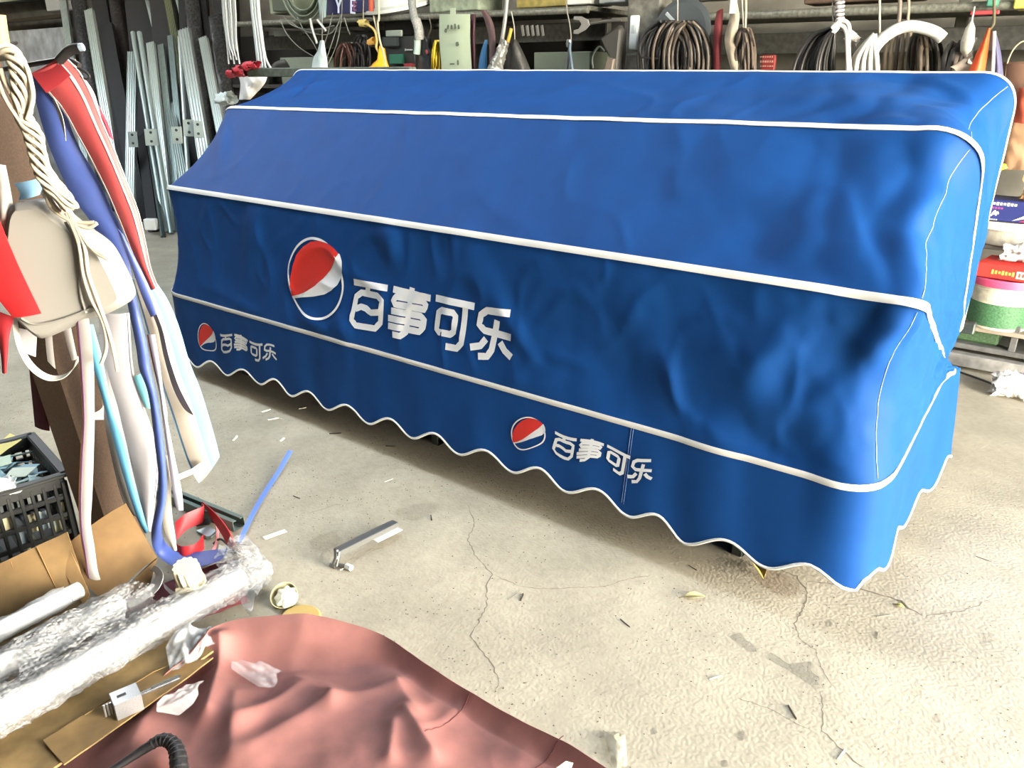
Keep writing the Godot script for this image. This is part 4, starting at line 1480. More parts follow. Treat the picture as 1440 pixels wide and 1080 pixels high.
func build_heap() -> void:
	# ---- faded red cloth spread over the floor ----
	var edge_px: Array = [[262, 930], [286, 902], [300, 884], [332, 873], [370, 868], [430, 864], [490, 870], [540, 887], [600, 935], [650, 965], [720, 1005], [790, 1042], [880, 1097]]
	var in_px: Array = [[-60, 1110], [-20, 1120], [30, 1130], [90, 1140], [160, 1150], [230, 1170], [300, 1190], [370, 1200], [450, 1215], [530, 1225], [620, 1235], [700, 1245], [800, 1255]]
	var e := PackedVector3Array()
	var n := PackedVector3Array()
	for q in edge_px: e.append(fl(q[0], q[1], 0.098 if q[0] < 520 else (0.085 if q[0] < 560 else 0.062)))
	for q in in_px: n.append(fl(q[0], q[1], 0.03))
	e = smooth_line(e, 16)
	n = smooth_line(n, 16)
	var creases: Array = [   # [from, to, height, width]
		[[316, 935], [298, 1030], 0.045, 0.035], [[335, 1000], [330, 1085], 0.03, 0.05], [[345, 1040], [420, 985], 0.02, 0.03], [[360, 1075], [470, 1000], 0.018, 0.04],
		[[415, 965], [470, 1000], 0.012, 0.03], [[470, 1005], [560, 978], 0.016, 0.03], [[560, 975], [585, 1020], 0.02, 0.04], [[570, 1020], [610, 1080], 0.03, 0.035],
		[[555, 1040], [550, 1085], 0.016, 0.02], [[600, 1045], [660, 990], 0.008, 0.02], [[690, 1020], [740, 1060], 0.012, 0.04], [[230, 1000], [190, 1080], 0.03, 0.06], [[650, 1010], [610, 1000], 0.012, 0.03],
	]
	var cr := []
	for c in creases: cr.append([fl(c[0][0], c[0][1], 0), fl(c[1][0], c[1][1], 0), c[2], c[3]])
	var rows := []
	var nt := 110
	for k in nt + 1:
		var t := pow(float(k) / nt, 1.3)
		var row := PackedVector3Array()
		for i in e.size():
			var s := float(i) / (e.size() - 1)
			var p := e[i].lerp(n[i], t)
			var d := e[i].distance_to(n[i]) * t
			var near_top := clampf((0.62 - s) / 0.2, 0.0, 1.0)
			var lip := lerpf(0.05, 0.088, near_top)
			var reach := lerpf(0.04, 0.14, near_top)
			var y := 0.012 + lip * (pow(1.0 - clampf(d / reach, 0.0, 1.0), 1.3))
			if near_top > 0.0: y += 0.012 * near_top * sin(d * 40.0) * exp(-d * 6.0)
			y += 0.03 * smoothstep(reach, reach + 0.25, d)
			for c in cr:
				var ab: Vector3 = c[1] - c[0]
				var f: Vector3 = Vector3(p.x, 0, p.z) - c[0]
				var tt := clampf(f.dot(ab) / ab.length_squared(), 0.0, 1.0)
				var dist: float = (f - ab * tt).length() / c[3]
				y += c[2] * exp(-pow(dist, 1.4)) * smoothstep(0.0, 0.06, d)
			y += 0.010 * noise3(p, 3.2) + 0.003 * (1.0 - absf(noise_b.get_noise_3dv(p * 7.0))) * smoothstep(0.02, 0.1, d)
			p.y = maxf(y, 0.003)
			row.append(p)
		rows.append(row)
	var mb := MB.new()
	mb.sheet(rows, 0.002)
	var cloth := StandardMaterial3D.new()
	cloth.albedo_color = Color("92605a")
	cloth.albedo_texture = T.soft
	cloth.uv1_triplanar = true
	cloth.uv1_world_triplanar = true
	cloth.uv1_scale = Vector3.ONE * 1.2
	cloth.roughness = 0.7
	cloth.rim_enabled = true
	cloth.rim = 0.3
	cloth.rim_tint = 0.7
	var big := thing("red_cloth", "large faded red fabric sheet lying crumpled on the floor", "fabric", fl(500, 1000))
	part(mb, "sheet", cloth, big)
	# sewn lines
	for sl in [[[738, 1078], [792, 1046]], [[598, 1040], [660, 982]]]:
		mb = MB.new()
		var line := PackedVector3Array()
		for k in 14:
			var a := fl(lerpf(sl[0][0], sl[1][0], k / 13.0), lerpf(sl[0][1], sl[1][1], k / 13.0), 0.04)
			var best := a
			var bd := 9.0
			for row in rows:
				for q in row:
					var dd := Vector2(q.x - a.x, q.z - a.z).length_squared()
					if dd < bd:
						bd = dd
						best = q
			line.append(Vector3(a.x, best.y + 0.0012, a.z))
		mb.tube(line, 0.0012, 5)
		part(mb, "seam", mat("5a2a2a", 0.8), big)
	# a second fold of the same cloth under the tubes, further back
	mb = MB.new()
	var rows2 := []
	for i in 15:
		var row := PackedVector3Array()
		for j in 21:
			var q := fl(150, 850, 0).lerp(fl(190, 905, 0), i / 14.0).lerp(fl(330, 790, 0).lerp(fl(350, 850, 0), i / 14.0), j / 20.0)
			q.y = 0.012 + 0.03 * sin(PI * i / 14.0) + 0.012 * noise3(q, 9.0)
			row.append(q)
		rows2.append(row)
	mb.sheet(rows2, 0.002)
	solo(mb, "maroon_cloth", "dark maroon cloth bunched on the floor behind the bubble wrap", "fabric", mat("6e2f33", 0.7))
	# pale scrap and pale peach piece on the cloth's edge
	mb = MB.new()
	plate(mb, PackedVector3Array([fl(780, 1082, 0.07), fl(796, 1071, 0.075), fl(806, 1074, 0.07), fl(800, 1092, 0.06)]), 0.004, 4)
	solo(mb, "peach_scrap", "pale peach scrap on the red cloth at the photo's bottom", "scrap", mat("e8c9a8", 0.6))

	# ---- black plastic crate with scraps ----
	var black := mat("1b1d1c", 0.5)
	var fr := Vector3(-2.504, 0, -0.871)
	var a1 := Vector3(-0.15, 0, 0.989).normalized()
	var a2 := Vector3(-0.989, 0, -0.15).normalized()
	var crate := thing("crate", "black slotted plastic crate filled with pale blue scraps", "crate", fr + a1 * 0.3 + a2 * 0.2)
	var walls: Array = [[fr, a1, 0.6, a2], [fr + a2 * 0.4, a1, 0.6, -a2], [fr, a2, 0.4, a1], [fr + a1 * 0.6, a2, 0.4, -a1]]
	for w in walls:
		mb = MB.new()
		var o: Vector3 = w[0]
		var d: Vector3 = w[1]
		var inw: Vector3 = w[3]
		var bs := Basis(d, Vector3.UP, d.cross(Vector3.UP))
		var L: float = w[2]
		for yy in [[0.015, 0.03], [0.085, 0.018], [0.15, 0.018], [0.215, 0.018], [0.275, 0.05]]:
			mb.box(o + d * L * 0.5 + Vector3.UP * yy[0] + inw * 0.008, Vector3(L, yy[1], 0.012), bs, 0.002)
		mb.box(o + d * L * 0.5 + Vector3.UP * 0.297 - inw * 0.004, Vector3(L + 0.02, 0.012, 0.03), bs, 0.003)
		var k := 0.0
		while k < L:
			mb.box(o + d * k + Vector3.UP * 0.14 + inw * 0.008, Vector3(0.011, 0.26, 0.014), bs, 0.002)
			k += 0.033
		part(mb, "side_panel", black, crate)
	mb = MB.new()
	mb.box(fr + a1 * 0.3 + a2 * 0.2 + Vector3.UP * 0.008, Vector3(0.6, 0.012, 0.4), Basis(a1, Vector3.UP, a1.cross(Vector3.UP)), 0.002)
	part(mb, "bottom", black, crate)
	var tints := ["a9c4c6", "93b3bd", "b9cbb4", "c9d2c0", "86a8b8", "b4c9d0"]
	rng.seed = 77
	for i in 80:
		mb = MB.new()
		var c := fr + a1 * rng.randf_range(0.05, 0.55) + a2 * rng.randf_range(0.05, 0.35) + Vector3.UP * (0.235 + 0.05 * rng.randf())
		var w := rng.randf_range(0.05, 0.1)
		var hgt := rng.randf_range(0.03, 0.07)
		var b := Basis(Vector3.UP, rng.randf() * TAU) * Basis(Vector3.RIGHT, -PI / 2 + rng.randf_range(-0.5, 0.5))
		mb.slab(PackedVector2Array([Vector2(-w, -hgt) * 0.5, Vector2(w * 0.5, -hgt * rng.randf_range(0.3, 0.5)), Vector2(w * rng.randf_range(0.35, 0.5), hgt * 0.5), Vector2(-w * 0.4, hgt * rng.randf_range(0.35, 0.5))]), 0.003, Transform3D(b, c), 0.0006)
		solo(mb, "foam_scrap", "pale blue cut scrap lying loose in the black crate", "scrap", mat(tints[i % 6], 0.7), "pale blue scraps piled in the black crate")
	for i in 22:
		mb = MB.new()
		var c := fr + a1 * (0.02 + 0.033 * i * 0.82) + a2 * rng.randf_range(0.022, 0.04) + Vector3.UP * rng.randf_range(0.06, 0.17)
		mb.slab(PackedVector2Array([Vector2(-0.02, -0.035), Vector2(0.02, -0.03), Vector2(0.018, 0.036), Vector2(-0.019, 0.033)]), 0.004, Transform3D(Basis(a1, Vector3.UP, a1.cross(Vector3.UP)) * Basis(Vector3.BACK, rng.randf_range(-0.4, 0.4)), c), 0.0006)
		solo(mb, "cream_scrap", "cream scrap seen through the slots of the black crate", "scrap", mat(["d8d0a6", "c9c7a0", "9fb0b4"][i % 3], 0.7), "cream scraps behind the crate's slots")
	mb = MB.new()
	crumple(mb, fl(-25, 690, 0.3), fl(18, 682, 0.3), 0.035, 0.03, 0.02, 0.8, 24, 20, 0.0, 3.0)
	solo(mb, "white_bag", "small white crumpled bag lying on the crate's near rim", "bag", mat("d6d6d6", 0.6))
	mb = MB.new()
	plate(mb, PackedVector3Array([fl(-20, 638, 0.3), fl(14, 609, 0.3), fl(30, 617, 0.3), fl(0, 640, 0.29)]), 0.002, 5)
	solo(mb, "yellow_card", "yellow card corner sticking up behind the black crate", "card", mat("d8cc7c", 0.7))

	# ---- open carton in front of the post ----
	var card := mat("96794f", 0.85, 0.0, "soft", 1.6)
	var card_in := mat("876a44", 0.85, 0.0, "soft", 1.6)
	var ctn := thing("carton", "torn open brown cardboard carton lying beside the black crate", "carton", fl(130, 850))
	mb = MB.new()
	plate(mb, PackedVector3Array([hp(78, 780, 1.93), hp(176, 708, 2.0), hp(221, 784, 1.985), hp(150, 850, 1.86)]), 0.006, 8, 0.01)
	part(mb, "flap", card_in, ctn, "large flap with a torn right edge")
	mb = MB.new()
	plate(mb, PackedVector3Array([hp(150, 850, 1.855), hp(221, 785, 1.98), hp(210, 826, 1.95), hp(168, 860, 1.84)]), 0.006, 6)
	part(mb, "end_panel", card_in, ctn)
	mb = MB.new()
	plate(mb, PackedVector3Array([hp(-40, 812, 1.86), hp(94, 748, 1.95), hp(124, 838, 1.86), hp(-40, 915, 1.72)]), 0.006, 8)
	part(mb, "side_panel", card, ctn)
	mb = MB.new()
	plate(mb, PackedVector3Array([hp(76, 782, 1.915), hp(96, 768, 1.93), hp(126, 836, 1.85), hp(118, 852, 1.83)]), 0.006, 6)
	part(mb, "inner_flap", mat("9c7d52", 0.85, 0.0, "soft", 1.6), ctn, "narrow folded inner flap")
	mb = MB.new()
	plate(mb, PackedVector3Array([fl(-40, 905, 0.004), fl(94, 840, 0.004), fl(190, 850, 0.004), fl(10, 960, 0.004)]), 0.005, 5)
	part(mb, "bottom", card, ctn)
	for cl in [[[15, 790], [50, 880]], [[52, 770], [92, 856]]]:
		mb = MB.new()
		mb.tube(PackedVector3Array([hp(cl[0][0], cl[0][1], lerpf(1.86, 1.95, (cl[0][0] + 40.0) / 134.0) - 0.006), hp(cl[1][0], cl[1][1], lerpf(1.72, 1.86, (cl[1][0] + 40.0) / 164.0) - 0.006)]), 0.0015, 5)
		part(mb, "crease", mat("8d6a3d", 0.9), ctn)

	# ---- flat cardboard under the wrapped tubes ----
	mb = MB.new()
	plate(mb, PackedVector3Array([fl(-60, 1040, 0.085), fl(240, 880, 0.075), fl(300, 915, 0.075), fl(40, 1105, 0.085)]), 0.006, 10)
	var sheet := thing("cardboard_sheet", "long flattened cardboard sheet lying under the bubble wrapped tubes", "cardboard", fl(180, 1010, 0.0))
	part(mb, "panel", mat("967c4f", 0.85, 0.0, "soft", 1.6), sheet)
	mb = MB.new()
	plate(mb, PackedVector3Array([fl(60, 1040, 0.094), fl(225, 940, 0.084), fl(300, 925, 0.084), fl(90, 1075, 0.09)]), 0.004, 10)
	part(mb, "folded_edge", mat("8c7146", 0.85, 0.0, "soft", 1.6), sheet, "edge folded over")
	mb = MB.new()
	mb.tube(PackedVector3Array([fl(120, 1005, 0.098), fl(215, 945, 0.09), fl(262, 925, 0.088)]), 0.0014, 5)
	part(mb, "crease", mat("7d5f35", 0.9), sheet)

	# ---- white tubes wrapped in bubble film ----
	var film := clear_film("f2f5f6", 0.26, 0.28)
	film.heightmap_enabled = true
	film.heightmap_texture = T.bubble
	film.heightmap_scale = 0.8
	film.albedo_texture = ntex(0.05, 0.62, 1.0, 4, 256, FastNoiseLite.TYPE_SIMPLEX_SMOOTH, 61)
	film.uv1_triplanar = true
	film.uv1_world_triplanar = true
	film.uv1_scale = Vector3.ONE * 20.0
	var tubes: Array = [
		[[-60, 1035, 0.17], [338, 812, 0.06], 0.03, 0.056, "longest white tube wrapped in bubble film, pointing at the cream rosette", 0.75, 0.12],
		[[-60, 968, 0.16], [170, 850, 0.115], 0.026, 0.05, "shorter white tube in torn bubble film between the carton and longest tube", 0.7, 0.05],
	]
	var sdv := 0.0
	for tb in tubes:
		var a := fl(tb[0][0], tb[0][1], tb[0][2])
		var b := fl(tb[1][0], tb[1][1], tb[1][2])
		var o := thing("wrapped_tube", tb[4], "tube", (a + b) * 0.5 * Vector3(1, 0, 1))
		mb = MB.new()
		mb.tube(PackedVector3Array([a, a.lerp(b, 0.5), b]), tb[2], 20)
		part(mb, "tube", mat("e2e3e1", 0.4), o)
		mb = MB.new()
		crumple(mb, a, b + (b - a).normalized() * 0.07, tb[3], tb[3] * 1.05, 0.016, tb[5], 220, 60, tb[6], sdv)
		part(mb, "bubble_wrap", film, o)
		mb = MB.new()
		crumple(mb, a.lerp(b, 0.0), a.lerp(b, 0.93), tb[3] * 0.78, tb[3] * 0.8, 0.012, tb[5], 110, 36, 0.0, sdv + 7.0)
		part(mb, "inner_wrap", film, o)
		sdv += 20.0
	var ta := fl(-60, 917, 0.15)
	var tb2 := fl(112, 829, 0.13)
	var pipe := thing("white_pipe", "bare white pipe end lying nearest the carton, above the wrapped tubes", "pipe", (ta + tb2) * 0.5 * Vector3(1, 0, 1))
	mb = MB.new()
	var tx := (tb2 - ta).normalized()
	var tz := tx.cross(Vector3.UP).normalized()
	mb.lathe(PackedVector2Array([Vector2(0.024, 0), Vector2(0.024, ta.distance_to(tb2)), Vector2(0.019, ta.distance_to(tb2)), Vector2(0.019, ta.distance_to(tb2) - 0.2)]), 28, Transform3D(Basis(tz, tx, tz.cross(tx)), ta))
	part(mb, "wall", mat("e6e6e4", 0.35), pipe)
	mb = MB.new()
	crumple(mb, ta, ta.lerp(tb2, 0.88), 0.034, 0.032, 0.008, 0.8, 70, 30, 0.0, 55.0)
	part(mb, "film_sleeve", clear_film("eef1f2", 0.3, 0.3), pipe)
	# loose bubble film ends
	film_sheet("bubble_film", "flared loose end of bubble film on floor beside the cream rosette", "film", film, [[300, 790, 0.05], [345, 752, 0.03], [384, 800, 0.02], [352, 872, 0.02]], 0.03, 0.035, 2.0)
	film_sheet("bubble_film", "torn bubble film lying over the carton end and second wrapped tube", "film", film, [[20, 900, 0.18], [182, 828, 0.15], [176, 872, 0.14], [30, 960, 0.18]], 0.15, 0.012, 9.0)
	film_sheet("bubble_film", "bubble film spread between the two wrapped tubes", "film", film, [[0, 975, 0.15], [190, 868, 0.13], [240, 868, 0.12], [20, 1000, 0.16]], 0.14, 0.012, 14.0)
	film_sheet("clear_bag", "crumpled clear plastic bag between wrapped tube and red cloth", "bag", clear_film("e6eaec", 0.26, 0.3), [[232, 905, 0.1], [295, 868, 0.09], [306, 918, 0.08], [240, 950, 0.09]], 0.09, 0.018, 21.0)
	film_sheet("zip_bag", "small clear zip bag lying on the folded top of the red cloth", "bag", clear_film("f6f2f2", 0.16, 0.3), [[318, 937, 0.045], [352, 923, 0.05], [412, 952, 0.04], [372, 972, 0.04]], 0.05, 0.007, 31.0)
	film_sheet("zip_bag", "clear plastic bag beside the galvanised bracket, on the cardboard's edge", "bag", clear_film("f6f2f2", 0.16, 0.3), [[214, 1000, 0.1], [246, 968, 0.1], [300, 955, 0.09], [258, 1008, 0.08]], 0.1, 0.008, 37.0)

	# ---- galvanised bracket with a bolt ----
	var zinc := mat("c9ccce", 0.3, 0.75, "fine", 5.0)
	var bk := thing("bracket", "shiny galvanised block bracket with a long bolt on the cardboard", "bracket", fl(178, 985, 0.09))
	mb = MB.new()
	var p0 := fl(178, 985, 0.115)
	var bx := (fl(240, 958, 0.115) - p0).normalized()
	var bz := bx.cross(Vector3.UP).normalized()
	var bb := Basis(bx, Vector3.UP, bx.cross(Vector3.UP))
	mb.box(p0 + Vector3(0, 0.018, 0), Vector3(0.06, 0.005, 0.05), bb, 0.001)
	mb.box(p0 + bz * 0.0225 - Vector3(0, 0.004, 0), Vector3(0.06, 0.045, 0.005), bb, 0.001)
	mb.box(p0 - bz * 0.0225 - Vector3(0, 0.004, 0), Vector3(0.06, 0.045, 0.005), bb, 0.001)
	mb.box(p0 - bx * 0.028 - Vector3(0, 0.004, 0), Vector3(0.005, 0.045, 0.045), bb, 0.001)
	part(mb, "body", zinc, bk)
	mb = MB.new()
	mb.tube(PackedVector3Array([p0 + bx * 0.02, p0 + bx * 0.055, p0 + bx * 0.056, p0 + bx * 0.12]), 0.0055, 10)
	part(mb, "bolt", mat("a9adb0", 0.2, 0.9), bk)
	mb = MB.new()
	mb.box(p0 + bx * 0.09 + Vector3(0, 0.004, 0), Vector3(0.07, 0.01, 0.008), bb, 0.003)
	part(mb, "clevis", mat("8d9194", 0.2, 0.9), bk)
	mb = MB.new()
	mb.box(p0 + Vector3(0, 0.0212, 0) - bx * 0.008, Vector3(0.02, 0.002, 0.008), bb, 0.0005)
	part(mb, "slot", mat("26282a", 0.6), bk)
	for k in 3:
		mb = MB.new()
		mb.tube(PackedVector3Array([p0 - bx * (0.034 + 0.007 * k) + Vector3(0, 0.014, 0), p0 - bx * (0.034 + 0.007 * k) - Vector3(0, 0.02, 0)]), 0.0025, 6)
		part(mb, "spring_coil", zinc, bk)

	# ---- black strap loop at the bottom ----
	mb = MB.new()
	var sl := PackedVector3Array()
	for q in [[120, 1105, 0.05], [165, 1078, 0.06], [205, 1052, 0.075], [228, 1040, 0.085], [245, 1048, 0.08], [251, 1068, 0.07], [252, 1100, 0.05]]: sl.append(fl(q[0], q[1], q[2] + 0.02))
	var sp := smooth_line(sl, 6)
	mb.tube(sp, 0.006, 10, 0.021)
	var strap := thing("black_strap", "black ribbed rubber strap bent in a loop at bottom of red cloth", "strap", fl(220, 1070, 0.0))
	part(mb, "band", mat("1d1c1e", 0.45), strap)
	for k in 12:
		var i := 14 + k * 2
		if i + 1 >= sp.size(): break
		mb = MB.new()
		mb.tube(PackedVector3Array([sp[i], sp[i].lerp(sp[i + 1], 0.5)]), lerpf(0.006, 0.021, i / 36.0) + 0.0015, 10)
		part(mb, "rib", mat("2a292b", 0.5), strap)

# ---------- stacked goods right of the awning ----------
func pail(called: String, label: String, c: Vector3, r: float, h: float, body: Material, lid: Material, lab: Material) -> Node3D:
	var o := thing(called, label, "pail", c)
	var mb := MB.new()
	mb.lathe(PackedVector2Array([Vector2(0, 0), Vector2(r * 0.86, 0), Vector2(r * 0.88, 0.006), Vector2(r * 0.97, h * 0.8), Vector2(r, h * 0.8), Vector2(r, h * 0.83), Vector2(r * 0.98, h * 0.83), Vector2(r * 0.985, h * 0.88), Vector2(r * 1.01, h * 0.88), Vector2(r * 1.01, h * 0.91), Vector2(r * 0.99, h * 0.91), Vector2(r, h)]), 48, Transform3D(Basis.IDENTITY, c))
	part(mb, "body", body, o)
	if lab:
		mb = MB.new()
		mb.lathe(PackedVector2Array([Vector2(r * 0.885, h * 0.06), Vector2(r * 0.893, h * 0.06), Vector2(r * 0.945, h * 0.54), Vector2(r * 0.93, h * 0.54)]), 48, Transform3D(Basis.IDENTITY, c))
		part(mb, "label_band", lab, o, "green printed band round the lower half")
	mb = MB.new()
	mb.lathe(PackedVector2Array([Vector2(r * 1.03, h - 0.03), Vector2(r * 1.045, h - 0.03), Vector2(r * 1.05, h + 0.004), Vector2(r * 1.03, h + 0.012), Vector2(r * 0.96, h + 0.008), Vector2(0, h + 0.006)]), 48, Transform3D(Basis.IDENTITY, c))
	part(mb, "lid", lid, o)
	return o

func lettering(text: String, size: float, at: Vector3, b: Basis, m: Material, parent: Node3D, called := "lettering") -> void:
	var t := TextMesh.new()
	t.text = text
	t.font_size = 32
	t.pixel_size = size / 32.0
	t.depth = 0.002
	var o := MeshInstance3D.new()
	o.name = called
	o.mesh = t
	o.material_override = m
	parent.add_child(o, true)
	o.transform = Transform3D(b, at - parent.global_position)

func build_right() -> void:
	var zf := -4.72
	var steel := mat("6f6f6d", 0.5, 0.4, "soft", 2.0)
	# low steel stand with uprights and a shelf for the upper goods
	var st := thing("storage_rack", "low grey steel storage rack behind the awning's right end", "rack", Vector3(0.3, 0, -5.0))
	var mb := MB.new()
	mb.box(Vector3(0.35, 0.06, zf + 0.03), Vector3(2.5, 0.07, 0.06))
	part(mb, "front_rail", mat("9a9894", 0.5, 0.3, "soft", 2.0), st)
	mb = MB.new()
	mb.box(Vector3(0.35, 0.115, -5.0), Vector3(2.4, 0.03, 0.5))
	part(mb, "shelf", steel, st)
	mb = MB.new()
	mb.box(Vector3(0.35, 0.2225, -5.0), Vector3(2.4, 0.025, 0.5))
	part(mb, "shelf", mat("7d7466", 0.7), st)
	mb = MB.new()
	mb.box(Vector3(0.35, 0.63, -5.2), Vector3(2.4, 0.025, 0.4))
	part(mb, "shelf", mat("6b6459", 0.7), st)
	for x in [-0.78, -0.22, 0.45, 1.45]:
		for z in [-4.78, -5.28]:
			mb = MB.new()
			mb.box(Vector3(x, 0.37 if z > -5.0 and x > -0.5 and x < 0.2 else 0.55, z), Vector3(0.035, 0.74 if z > -5.0 and x > -0.5 and x < 0.2 else 1.1, 0.035))
			if x == -0.22 and z > -5.0:
				mb = MB.new()
				mb.box(Vector3(x, 0.19, z), Vector3(0.035, 0.16, 0.035))
			part(mb, "upright", steel, st)
	# things under the lower shelf
	mb = MB.new()
	mb.box(Vector3(-0.44, 0.169, -4.95), Vector3(0.3, 0.077, 0.3), Basis.IDENTITY, 0.012)
	solo(mb, "green_tub", "dark green mottled tub on the rack's lowest shelf", "tub", mat("3d5c38", 0.6, 0.0, "blotch", 6.0))
	# pail with the pink lid
	var pc := Vector3(-0.325, 0.2355, -4.87)
	pail("paint_pail", "cream plastic pail with pink lid and green band, behind awning's end", pc, 0.165, 0.265, mat("d9d2ba", 0.5, 0.0, "soft", 4.0), mat("c2476a", 0.45), mat("4c7f55", 0.6, 0.0, "blotch", 7.0))
	# red box lying on the lid
	var rb := thing("red_box", "flat red box with a white label lying on the pink lid", "box", pc + Vector3(0.04, 0.278, 0.0))
	mb = MB.new()
	var bb := Basis(Vector3.UP, -0.12)
	mb.box(pc + Vector3(0.05, 0.318, 0.02), Vector3(0.36, 0.075, 0.26), bb, 0.004)
	part(mb, "body", mat("c8312a", 0.5), rb)
	mb = MB.new()
	mb.box(pc + Vector3(0.05, 0.315, 0.02) + bb * Vector3(0.06, 0, 0.1315), Vector3(0.10, 0.038, 0.003), bb, 0.001)
	part(mb, "white_label", mat("ecdcc8", 0.6), rb)
	for k in 7:
		mb = MB.new()
		mb.box(pc + Vector3(0.05, 0.315, 0.02) + bb * Vector3(-0.10 + 0.016 * k, 0, 0.131), Vector3(0.011, 0.024 - 0.005 * (k % 3), 0.002), bb, 0.0)
		part(mb, "print_mark", mat("c59a4a", 0.6), rb)
	for k in 5:
		mb = MB.new()
		mb.box(pc + Vector3(0.05, 0.315, 0.02) + bb * Vector3(0.025 + 0.017 * k, 0, 0.1335), Vector3(0.009, 0.022 - 0.004 * (k % 2), 0.002), bb, 0.0)
		part(mb, "print_mark", mat("8a4a38", 0.6), rb)
	# white bag on the red box
	mb = MB.new()
	crumple(mb, pc + Vector3(-0.05, 0.405, 0.02), pc + Vector3(0.34, 0.42, 0.02), 0.04, 0.06, 0.03, 0.9, 50, 32, 0.0, 71.0)
	solo(mb, "plastic_bag", "white plastic bag bunched on top of the red box", "bag", mat("e4e0da", 0.45))
	# big grey pail on the upper shelf, blue box on it
	var gc := Vector3(-0.40, 0.643, -5.15)
	pail("grey_pail", "large pale grey pail on the upper shelf under a blue box", gc, 0.19, 0.12, mat("b9b6a6", 0.55, 0.0, "soft", 3.0), mat("cbc6b4", 0.5), null)
	var xb := thing("blue_box", "navy blue box with white printing on the large grey pail", "box", gc + Vector3(0, 0.133, 0))
	mb = MB.new()
	var b2 := Basis(Vector3.UP, -0.08)
	var xc := gc + Vector3(0.03, 0.19, 0.05)
	mb.box(xc, Vector3(0.36, 0.112, 0.22), b2, 0.003)
	part(mb, "body", mat("232b63", 0.5), xb)
	for k in 9:
		mb = MB.new()
		mb.box(xc + b2 * Vector3(-0.135 + 0.017 * k, 0.036, 0.1105), Vector3(0.012, 0.018 - 0.003 * (k % 3), 0.002), b2, 0.0)
		part(mb, "print_mark", mat("cfd2e2", 0.6), xb)
	for k in 6:
		mb = MB.new()
		mb.box(xc + b2 * Vector3(-0.13 + 0.014 * k, 0.013, 0.1105), Vector3(0.010, 0.010, 0.002), b2, 0.0)
		part(mb, "print_mark", mat("8a3f7a", 0.6), xb)
	mb = MB.new()
	for k in 4: mb.box(xc + b2 * Vector3(-0.098 + 0.008 * k, -0.018 + 0.006 * (k % 2), 0.111), Vector3(0.007, 0.028 - 0.004 * k, 0.002), b2 * Basis(Vector3.BACK, 0.3 * k - 0.4), 0.0)
	part(mb, "emblem", mat("e6e6ee", 0.6), xb)
	for k in 7:
		mb = MB.new()
		mb.box(xc + b2 * Vector3(-0.14 + 0.011 * k, -0.05, 0.1105), Vector3(0.008, 0.007, 0.002), b2, 0.0)
		part(mb, "print_mark", mat("a9aecb", 0.6), xb)
	mb = MB.new()
	mb.slab(PackedVector2Array([Vector2(0.03, -0.05), Vector2(0.18, -0.05), Vector2(0.18, 0.0)]), 0.003, Transform3D(b2, xc + b2 * Vector3(0, 0, 0.111)), 0.0)
	part(mb, "corner_flash", mat("c22f3a", 0.6), xb, "red printed corner")
	mb = MB.new()
	mb.slab(PackedVector2Array([Vector2(0.0, -0.048), Vector2(0.18, 0.005), Vector2(0.18, 0.045), Vector2(0.06, 0.03), Vector2(0.1, 0.012)]), 0.003, Transform3D(b2, xc + b2 * Vector3(0, 0, 0.1115)), 0.0)
	part(mb, "corner_flash", mat("e6e6ec", 0.6), xb, "white printed wedge")
	# brown paper bags above
	mb = MB.new()
	crumple(mb, xc + Vector3(0.0, 0.125, 0.02), xc + Vector3(0.34, 0.14, 0.02), 0.07, 0.09, 0.035, 0.9, 44, 30, 0.0, 81.0)
	solo(mb, "paper_bag", "crumpled brown paper bag on top of the blue box", "bag", mat("a4825a", 0.8))
	mb = MB.new()
	mb.lathe(PackedVector2Array([Vector2(0, 0), Vector2(0.03, 0), Vector2(0.03, 0.02), Vector2(0.02, 0.03), Vector2(0.008, 0.034), Vector2(0.008, 0.06), Vector2(0, 0.062)]), 18, Transform3D(Basis(Vector3.BACK, 0.5), pz(1412, 238, -5.0)))
	solo(mb, "yellow_nozzle", "small yellow nozzle beside the awning's edge on the paper bag", "nozzle", mat("e0b92e", 0.5))
	mb = MB.new()
	mb.sheet(strip_rows(zpath([[1408, 160], [1404, 200], [1400, 238]], -5.02), zpath([[1470, 150], [1470, 200], [1470, 238]], -5.02), 16, 0.05, 0.0, 1.0, 0.0, 0.04), 0.003)
	solo(mb, "brown_wrap", "brown wrinkled wrapping hanging above the paper bag", "wrapping", mat("8d6f54", 0.8))
	mb = MB.new()
	mb.sheet(strip_rows(zpath([[1432, 125], [1428, 150], [1424, 172]], -4.9), zpath([[1470, 115], [1470, 150], [1470, 176]], -4.9), 8, 0.03, 0.0, 1.0, 0.0, 0.02), 0.003)
	solo(mb, "coral_cloth", "coral red cloth hanging at the photo's right edge", "cloth", mat("c8604a", 0.7))
	# basket with a hoop handle
	var bk := thing("brown_basket", "dark brown basket with a thin hoop hanging at the upper right", "basket", pz(1436, 110, -5.1))
	mb = MB.new()
	mb.lathe(PackedVector2Array([Vector2(0, -0.16), Vector2(0.11, -0.16), Vector2(0.13, -0.1), Vector2(0.14, 0.02), Vector2(0.13, 0.03), Vector2(0.12, -0.1)]), 28, Transform3D(Basis.IDENTITY, pz(1447, 96, -5.1)))
	part(mb, "body", mat("6f5242", 0.8, 0.0, "fine", 6.0), bk)
	mb = MB.new()
	mb.tube(zpath([[1414, 110], [1418, 84], [1428, 66], [1442, 58], [1460, 70], [1475, 100]], -5.0, 6), 0.004, 6)
	part(mb, "hoop", mat("a89a80", 0.6), bk)
	# white bag and wire on the floor
	mb = MB.new()
	crumple(mb, fl(1397, 543, 0.05), fl(1450, 545, 0.06), 0.05, 0.075, 0.035, 0.9, 40, 30, 0.0, 91.0)
